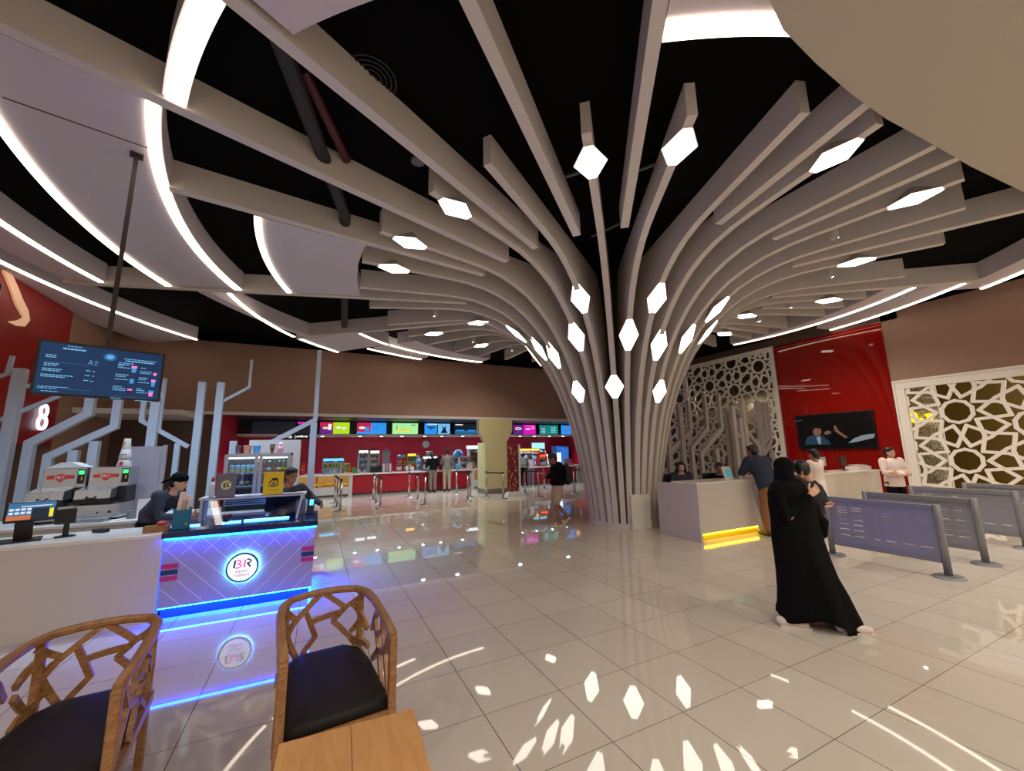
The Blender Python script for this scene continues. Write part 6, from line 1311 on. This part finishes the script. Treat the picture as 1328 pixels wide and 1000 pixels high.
# ---------------------------------------------------------------- woman in black robe carrying a child
AX = Vector((2.97, 4.25, 0)); Rz = Matrix.Rotation(-VIEW_YAW, 3, 'Z'); AL = Rz @ AX
def abaya():
    # local x: to the right of the entrance view, y: away from it
    b = B(); hr = rot(-1.1, -.25, 0); hc = Vector((-.125, .02, 1.525))
    head_parts(b, hc, hr, .98)
    b.limb([(-.13, .0, 1.28), (-.13, .0, 1.37), (-.125, .01, 1.45)], [.06, .055, .052])
    b.loft([((-.09, 0, .80), .15, .12), ((-.09, 0, .96), .16, .12), ((-.11, 0, 1.14), .15, .11), ((-.125, 0, 1.28), .16, .09), ((-.13, 0, 1.36), .08, .06)], (1, 0, 0), 16)
    b.limb([(-.15, .03, .83), (-.2, .05, .5), (-.26, .03, .11)], [.09, .058, .04]); b.limb([(-.02, .0, .83), (.07, -.04, .47), (.16, -.10, .12)], [.09, .058, .04])
    b.limb([(-.26, .03, .09), (-.17, -.04, .045)], [.04, .03]); b.limb([(.16, -.12, .09), (.28, -.18, .045)], [.04, .03])
    b.limb([(-.27, -.04, 1.27), (-.22, -.14, 1.06), (-.02, -.17, 1.27)], [.05, .04, .026])
    b.limb([(.0, .02, 1.27), (.10, -.02, 1.10), (.21, .03, 1.13)], [.05, .04, .026])
    me = bake(b, .013, 4)
    hb = B(); hand(hb, (-.02, -.17, 1.27), (.75, .1, .5), (0, 1, 0), .5, 1, 1); hand(hb, (.21, .03, 1.13), (1, .1, 0), (0, 0, 1), .7, 1, -1)
    hm = hb.mesh('hands'); bm = bmesh.new(); bm.from_mesh(me); bm.from_mesh(hm); bm.to_mesh(me); bm.free()
    for p in me.polygons: p.use_smooth = True
    P = mobj('person', me, M_skin); P.location = AL; P.rotation_euler = (0, 0, -VIEW_YAW)
    tag(P, 'woman in a long black robe and head covering walking with a small child', 'person')
    face_details(P, hc, hr, .98)
    # robe: rings follow the hanging cloth; trailing hem at the right
    sil = [(1.36, -.30, .03), (1.28, -.335, .085), (1.15, -.342, .13), (1.02, -.335, .14), (.94, -.336, .135), (.81, -.335, .138), (.65, -.318, .162), (.48, -.308, .20), (.32, -.308, .268), (.19, -.318, .31), (.10, -.33, .345), (.045, -.335, .36)]
    rings = []; 
    vs = []; fs = []; n = 56
    for i, (z, l, r) in enumerate(sil):
        x0, x1 = l, r; cx, rx = (x0 + x1) / 2, (x1 - x0) / 2
        fold = .10 * max(0, 1 - z / 1.1); ry = .13 + .07 * max(0, 1 - z / 1.2)
        for k in range(n):
            a = 2 * PI * k / n; f = 1 + fold * (.6 * math.cos(9 * a + .8 * math.sin(3 * a)) + .4 * math.cos(5 * a + 1))
            vs.append((cx + rx * math.cos(a) * (1 + (f - 1) * .3), ry * math.sin(a) * f - .02 - .09 * max(0, 1 - z / 1.0) * math.cos(a), z + (.03 * math.cos(4 * a + 1) + (.03 if math.cos(a) < .25 else -.03) if i >= len(sil) - 2 else 0)))
    m = len(sil)
    for i in range(m - 1):
        for k in range(n): fs.append((i * n + k, (i + 1) * n + k, (i + 1) * n + (k + 1) % n, i * n + (k + 1) % n))
    # shoulder closing rings
    for f, z in ((.8, 1.39), (.5, 1.41), (.28, 1.415)):
        base = len(vs); 
        for k in range(n):
            a = 2 * PI * k / n; x0, x1 = -.285, .02; cx, rx = (x0 + x1) / 2, (x1 - x0) / 2; vs.append((cx + rx * f * math.cos(a) - .01, .11 * f * math.sin(a) - .01, z))
        prev = 0 if base == m * n else base - n
        for k in range(n): fs.append((prev + k, prev + (k + 1) % n, base + (k + 1) % n, base + k))
    fs.append(tuple(len(vs) - n + k for k in range(n)))
    rb = B()._add(vs, fs); ro = rb.obj('robe', M_cloth_black, P, smooth=True)
    sd = ro.modifiers.new('cloth_thickness', 'SOLIDIFY'); sd.thickness = .006
    # sleeves
    sl = B(); sl.limb([(-.25, -.04, 1.29), (-.25, -.13, 1.06), (-.05, -.175, 1.24)], [.08, .085, .05]); sl.limb([(.0, .02, 1.28), (.10, -.03, 1.09), (.18, .02, 1.125)], [.075, .085, .05]); sl.loft([((.05, -.02, 1.12), .10, .09), ((.08, -.02, 1.02), .10, .09), ((.10, -.02, .94), .08, .07), ((.10, -.02, .89), .04, .04)], (1, 0, 0), 14)
    mobj('sleeve', bake(sl, .013, 4, 'sleeve'), M_cloth_black, P)
    # head covering leaves the face open on the far side
    hd = B(); hd.ell(hc + Vector((-.005, -.02, .03)), (.096, .10, .092), 18, 12); hd.ell(hc + Vector((-.015, -.03, -.05)), (.088, .09, .11), 16, 10)
    hd.loft([(hc + Vector((-.02, -.02, -.02)), .085, .09), (hc + Vector((-.02, -.02, -.12)), .09, .09), (hc + Vector((-.01, -.01, -.19)), .15, .11), (hc + Vector((.01, 0, -.27)), .19, .12)], (1, 0, 0), 18)
    mobj('head_covering', bake(hd, .013, 4, 'cover'), M_cloth_black, P)
    for a, t in (((-.29, .02, .05), (-.16, -.07, .04)), ((.17, -.15, .05), (.335, -.21, .04))):
        s = B(); s.limb([Vector(a) + Vector((-.05, .01, -.005)), (Vector(a) + Vector(t)) / 2, t], [.042, .042, .032], (0, 1, 0), 12); s.box(((Vector(a) + Vector(t)) / 2 + Vector((-.01, 0, -.035))), (.26, .085, .02), rz=-.3)
        s.obj('shoe', M_shoe_w, P, smooth=False)
    return P
abaya()
def child():
    b = B(); hr = rot(2.6, 0, 0); hc = Vector((.05, .02, 1.52))
    head_parts(b, hc, hr, .8)
    b.limb([(.11, .0, 1.36), (.10, 0, 1.44), (.10, 0, 1.5)], [.045, .04, .038])
    b.loft([((.12, .02, 1.10), .08, .07), ((.12, .02, 1.2), .09, .075), ((.115, .01, 1.32), .095, .065), ((.11, 0, 1.39), .05, .04)], (1, 0, 0), 14)
    b.limb([(.04, -.02, 1.34), (-.02, -.03, 1.42), (-.08, -.02, 1.45)], [.03, .025, .018]); b.limb([(.19, .0, 1.34), (.25, .02, 1.24), (.22, -.06, 1.18)], [.03, .025, .018])
    b.limb([(.09, .02, 1.12), (.12, -.10, 1.0), (.13, -.06, .86)], [.05, .038, .026]); b.limb([(.16, .03, 1.12), (.22, .12, 1.0), (.22, .08, .86)], [.05, .038, .026])
    me = bake(b, .011, 3)
    hb = B(); hand(hb, (-.08, -.02, 1.45), (-1, 0, .2), (0, 0, -1), .5, .6, 1); hand(hb, (.22, -.06, 1.18), (-.2, -1, 0), (0, 0, 1), .5, .6, 1)
    hm = hb.mesh('hands'); bm = bmesh.new(); bm.from_mesh(me); bm.from_mesh(hm); bm.to_mesh(me); bm.free()
    for p in me.polygons: p.use_smooth = True
    P = mobj('person', me, M_skin); P.location = AL + Rz @ Vector((.01, .0, -.01)); P.rotation_euler = (0, 0, -VIEW_YAW); tag(P, 'small child in black carried on the arm of the woman in the black robe', 'person')
    h = B(); h.ell(hc + Vector((0, 0, .03)), (.078, .084, .075), 14, 9); h.ell(hc + Vector((0, -.03, -.0)), (.072, .06, .07), 12, 8); mobj('hair', bake(h, .011, 3, 'hair'), M_hair, P)
    c = B(); c.loft([((.12, .02, 1.06), .10, .09), ((.12, .02, 1.2), .108, .092), ((.115, .01, 1.32), .112, .08), ((.11, 0, 1.41), .06, .05)], (1, 0, 0), 16); c.limb([(.04, -.02, 1.34), (-.02, -.03, 1.42), (-.06, -.02, 1.445)], [.04, .036, .028]); c.limb([(.19, .0, 1.34), (.25, .02, 1.24), (.22, -.04, 1.19)], [.04, .036, .028])
    mobj('jacket', bake(c, .011, 3, 'jacket'), cl('cloth_child', 20, 20, 24), P)
    c = B(); c.limb([(.09, .02, 1.12), (.12, -.10, 1.0), (.13, -.06, .88)], [.06, .05, .038]); c.limb([(.16, .03, 1.12), (.22, .12, 1.0), (.22, .08, .88)], [.06, .05, .038]); mobj('trousers', bake(c, .011, 3, 'trousers'), M_cloth_black, P)
child()
# ---------------------------------------------------------------- lighting and colour
def area(name, loc, size, energy, col, rx=0.0, rz=0.0, sy=None):
    ld = bpy.data.lights.new(name, 'AREA'); ld.energy = energy; ld.color = col; ld.size = size
    if sy: ld.shape = 'RECTANGLE'; ld.size_y = sy
    o = bpy.data.objects.new(name, ld); COL.objects.link(o); o.location = loc; o.rotation_euler = (rx, 0, rz); return o
def spot(name, loc, target, energy, col, ang_, r=0.08):
    ld = bpy.data.lights.new(name, 'SPOT'); ld.energy = energy; ld.color = col; ld.spot_size = ang_; ld.spot_blend = 0.9; ld.shadow_soft_size = r
    o = bpy.data.objects.new(name, ld); COL.objects.link(o); o.location = loc
    o.rotation_euler = (Vector(target) - Vector(loc)).to_track_quat('-Z', 'Y').to_euler(); return o
w = bpy.data.worlds.new('world'); scene.world = w; w.use_nodes = True
w.node_tree.nodes['Background'].inputs[0].default_value = (1.0, 0.86, 0.74, 1); w.node_tree.nodes['Background'].inputs[1].default_value = 0.35
# added to brighten the floor: unseen downlights behind the entrance, in slab and ceiling
n_ = 0
for x in (-7.5, -4.0, -0.5, 3.0, 6.5, 10.0, 13.0):
    for y in (-0.9, -4.2):
        zt = 5.27 if x > 2.2 else ZC - 0.005
        T = thing('fill_downlight', 'added unseen warm downlight in the ceiling behind the entrance', 'downlight', (x, y, zt), 0, 'added warm downlights behind the entrance')
        B().lathe([(0.14, 0), (0.14, -0.012), (0.11, -0.016)], n=20).obj('rim', M_trim, T)
        B().lathe([(0.10, -0.006), (0.10, -0.012)], n=20).obj('lens', emis('fill_lens', 255, 236, 210, 8.0), T)
        ld = bpy.data.lights.new('fill_lamp', 'SPOT'); ld.energy = 175; ld.color = (1.0, 0.90, 0.78); ld.spot_size = 2.75; ld.spot_blend = 0.6; ld.shadow_soft_size = 0.1
        o = bpy.data.objects.new('fill_lamp', ld); COL.objects.link(o); o.parent = T; o.location = (0, 0, -0.05)
# small spotlights added between the fins to brighten the far floor and screens
for k, r, lb in ((7.5, 4.7, 'added spotlight between the fins on the side of the red wall'), (9.4, 4.7, 'added spotlight between the fins over the ticket counter'), (10.6, 4.7, 'added spotlight between the fins before the tall carved screen'), (5.5, 4.7, 'added spotlight between the fins over the reception desk'), (-6.5, 4.7, 'added spotlight between the fins on the side of the ice cream counter'), (-9.5, 4.8, 'added spotlight between the fins facing the fascia'), (-11.5, 4.8, 'added spotlight between the fins facing the pillar')):
    a = ang(k); x, y = CX + r * math.cos(a), CY + r * math.sin(a)
    T = thing('added_fin_spot', lb, 'spotlight', (x, y, ZC - 0.01), 0, 'added spotlights between the fins')
    B().lathe([(0.06, 0), (0.06, -0.43), (0.05, -0.43), (0.045, -0.3)], n=16).obj('can', M_fin, T)
    ld = bpy.data.lights.new('added_fin_lamp', 'SPOT'); ld.energy = 230; ld.color = (1.0, 0.90, 0.78); ld.spot_size = 1.9; ld.spot_blend = 0.9; ld.shadow_soft_size = 0.06
    o = bpy.data.objects.new('added_fin_lamp', ld); COL.objects.link(o); o.parent = T; o.location = (0, 0, -0.44); o.rotation_euler = (0, -0.45, a)
# lamps added to brighten the rooms behind the carved screens
for x, y, e, lb in ((16.3, 1.5, 130, 'added pendant lamp lighting the lounge behind the right carved screen'), (15.9, 10.8, 40, 'added pendant lamp behind the tall carved screen')):
    T = thing('added_pendant', lb, 'lamp', (x, y, 3.6)); B().lathe([(0.02, ZC - 3.61), (0.02, 0.18), (0.16, 0.0), (0.15, 0.0), (0.015, 0.16)], n=20).obj('lamp_shade', M_dark, T, smooth=True); B().ell((0, 0, 0.04), (.05, .05, .05)).obj('bulb', emis('bulb_warm', 255, 220, 150, 6.0), T, smooth=True)
    ld = bpy.data.lights.new('pendant', 'POINT'); ld.energy = e; ld.color = (1.0, 0.84, 0.55); ld.shadow_soft_size = 0.06
    o = bpy.data.objects.new('added_pendant_light', ld); COL.objects.link(o); o.parent = T; o.location = (0, 0, -0.06)
# cool spots added over the ice cream kitchen to light posts and counters blue
for i, (x, y) in enumerate(((-3.4, 7.0), (-1.9, 7.1), (-0.6, 7.2))): spot('added_cool_spot', (x, y, 5.36), (x, y + 0.9, 0.9), 330, (0.50, 0.72, 1.0), 1.35)
scene.view_settings.view_transform = 'Standard'; scene.view_settings.look = 'None'; scene.view_settings.gamma = 1.0; scene.view_settings.use_curve_mapping = False
scene.view_settings.exposure = 0.66
scene.cycles.use_denoising = True
scene.cycles.max_bounces = 8; scene.cycles.diffuse_bounces = 4; scene.cycles.glossy_bounces = 4; scene.cycles.transparent_max_bounces = 12
scene.cycles.sample_clamp_indirect = 6.0
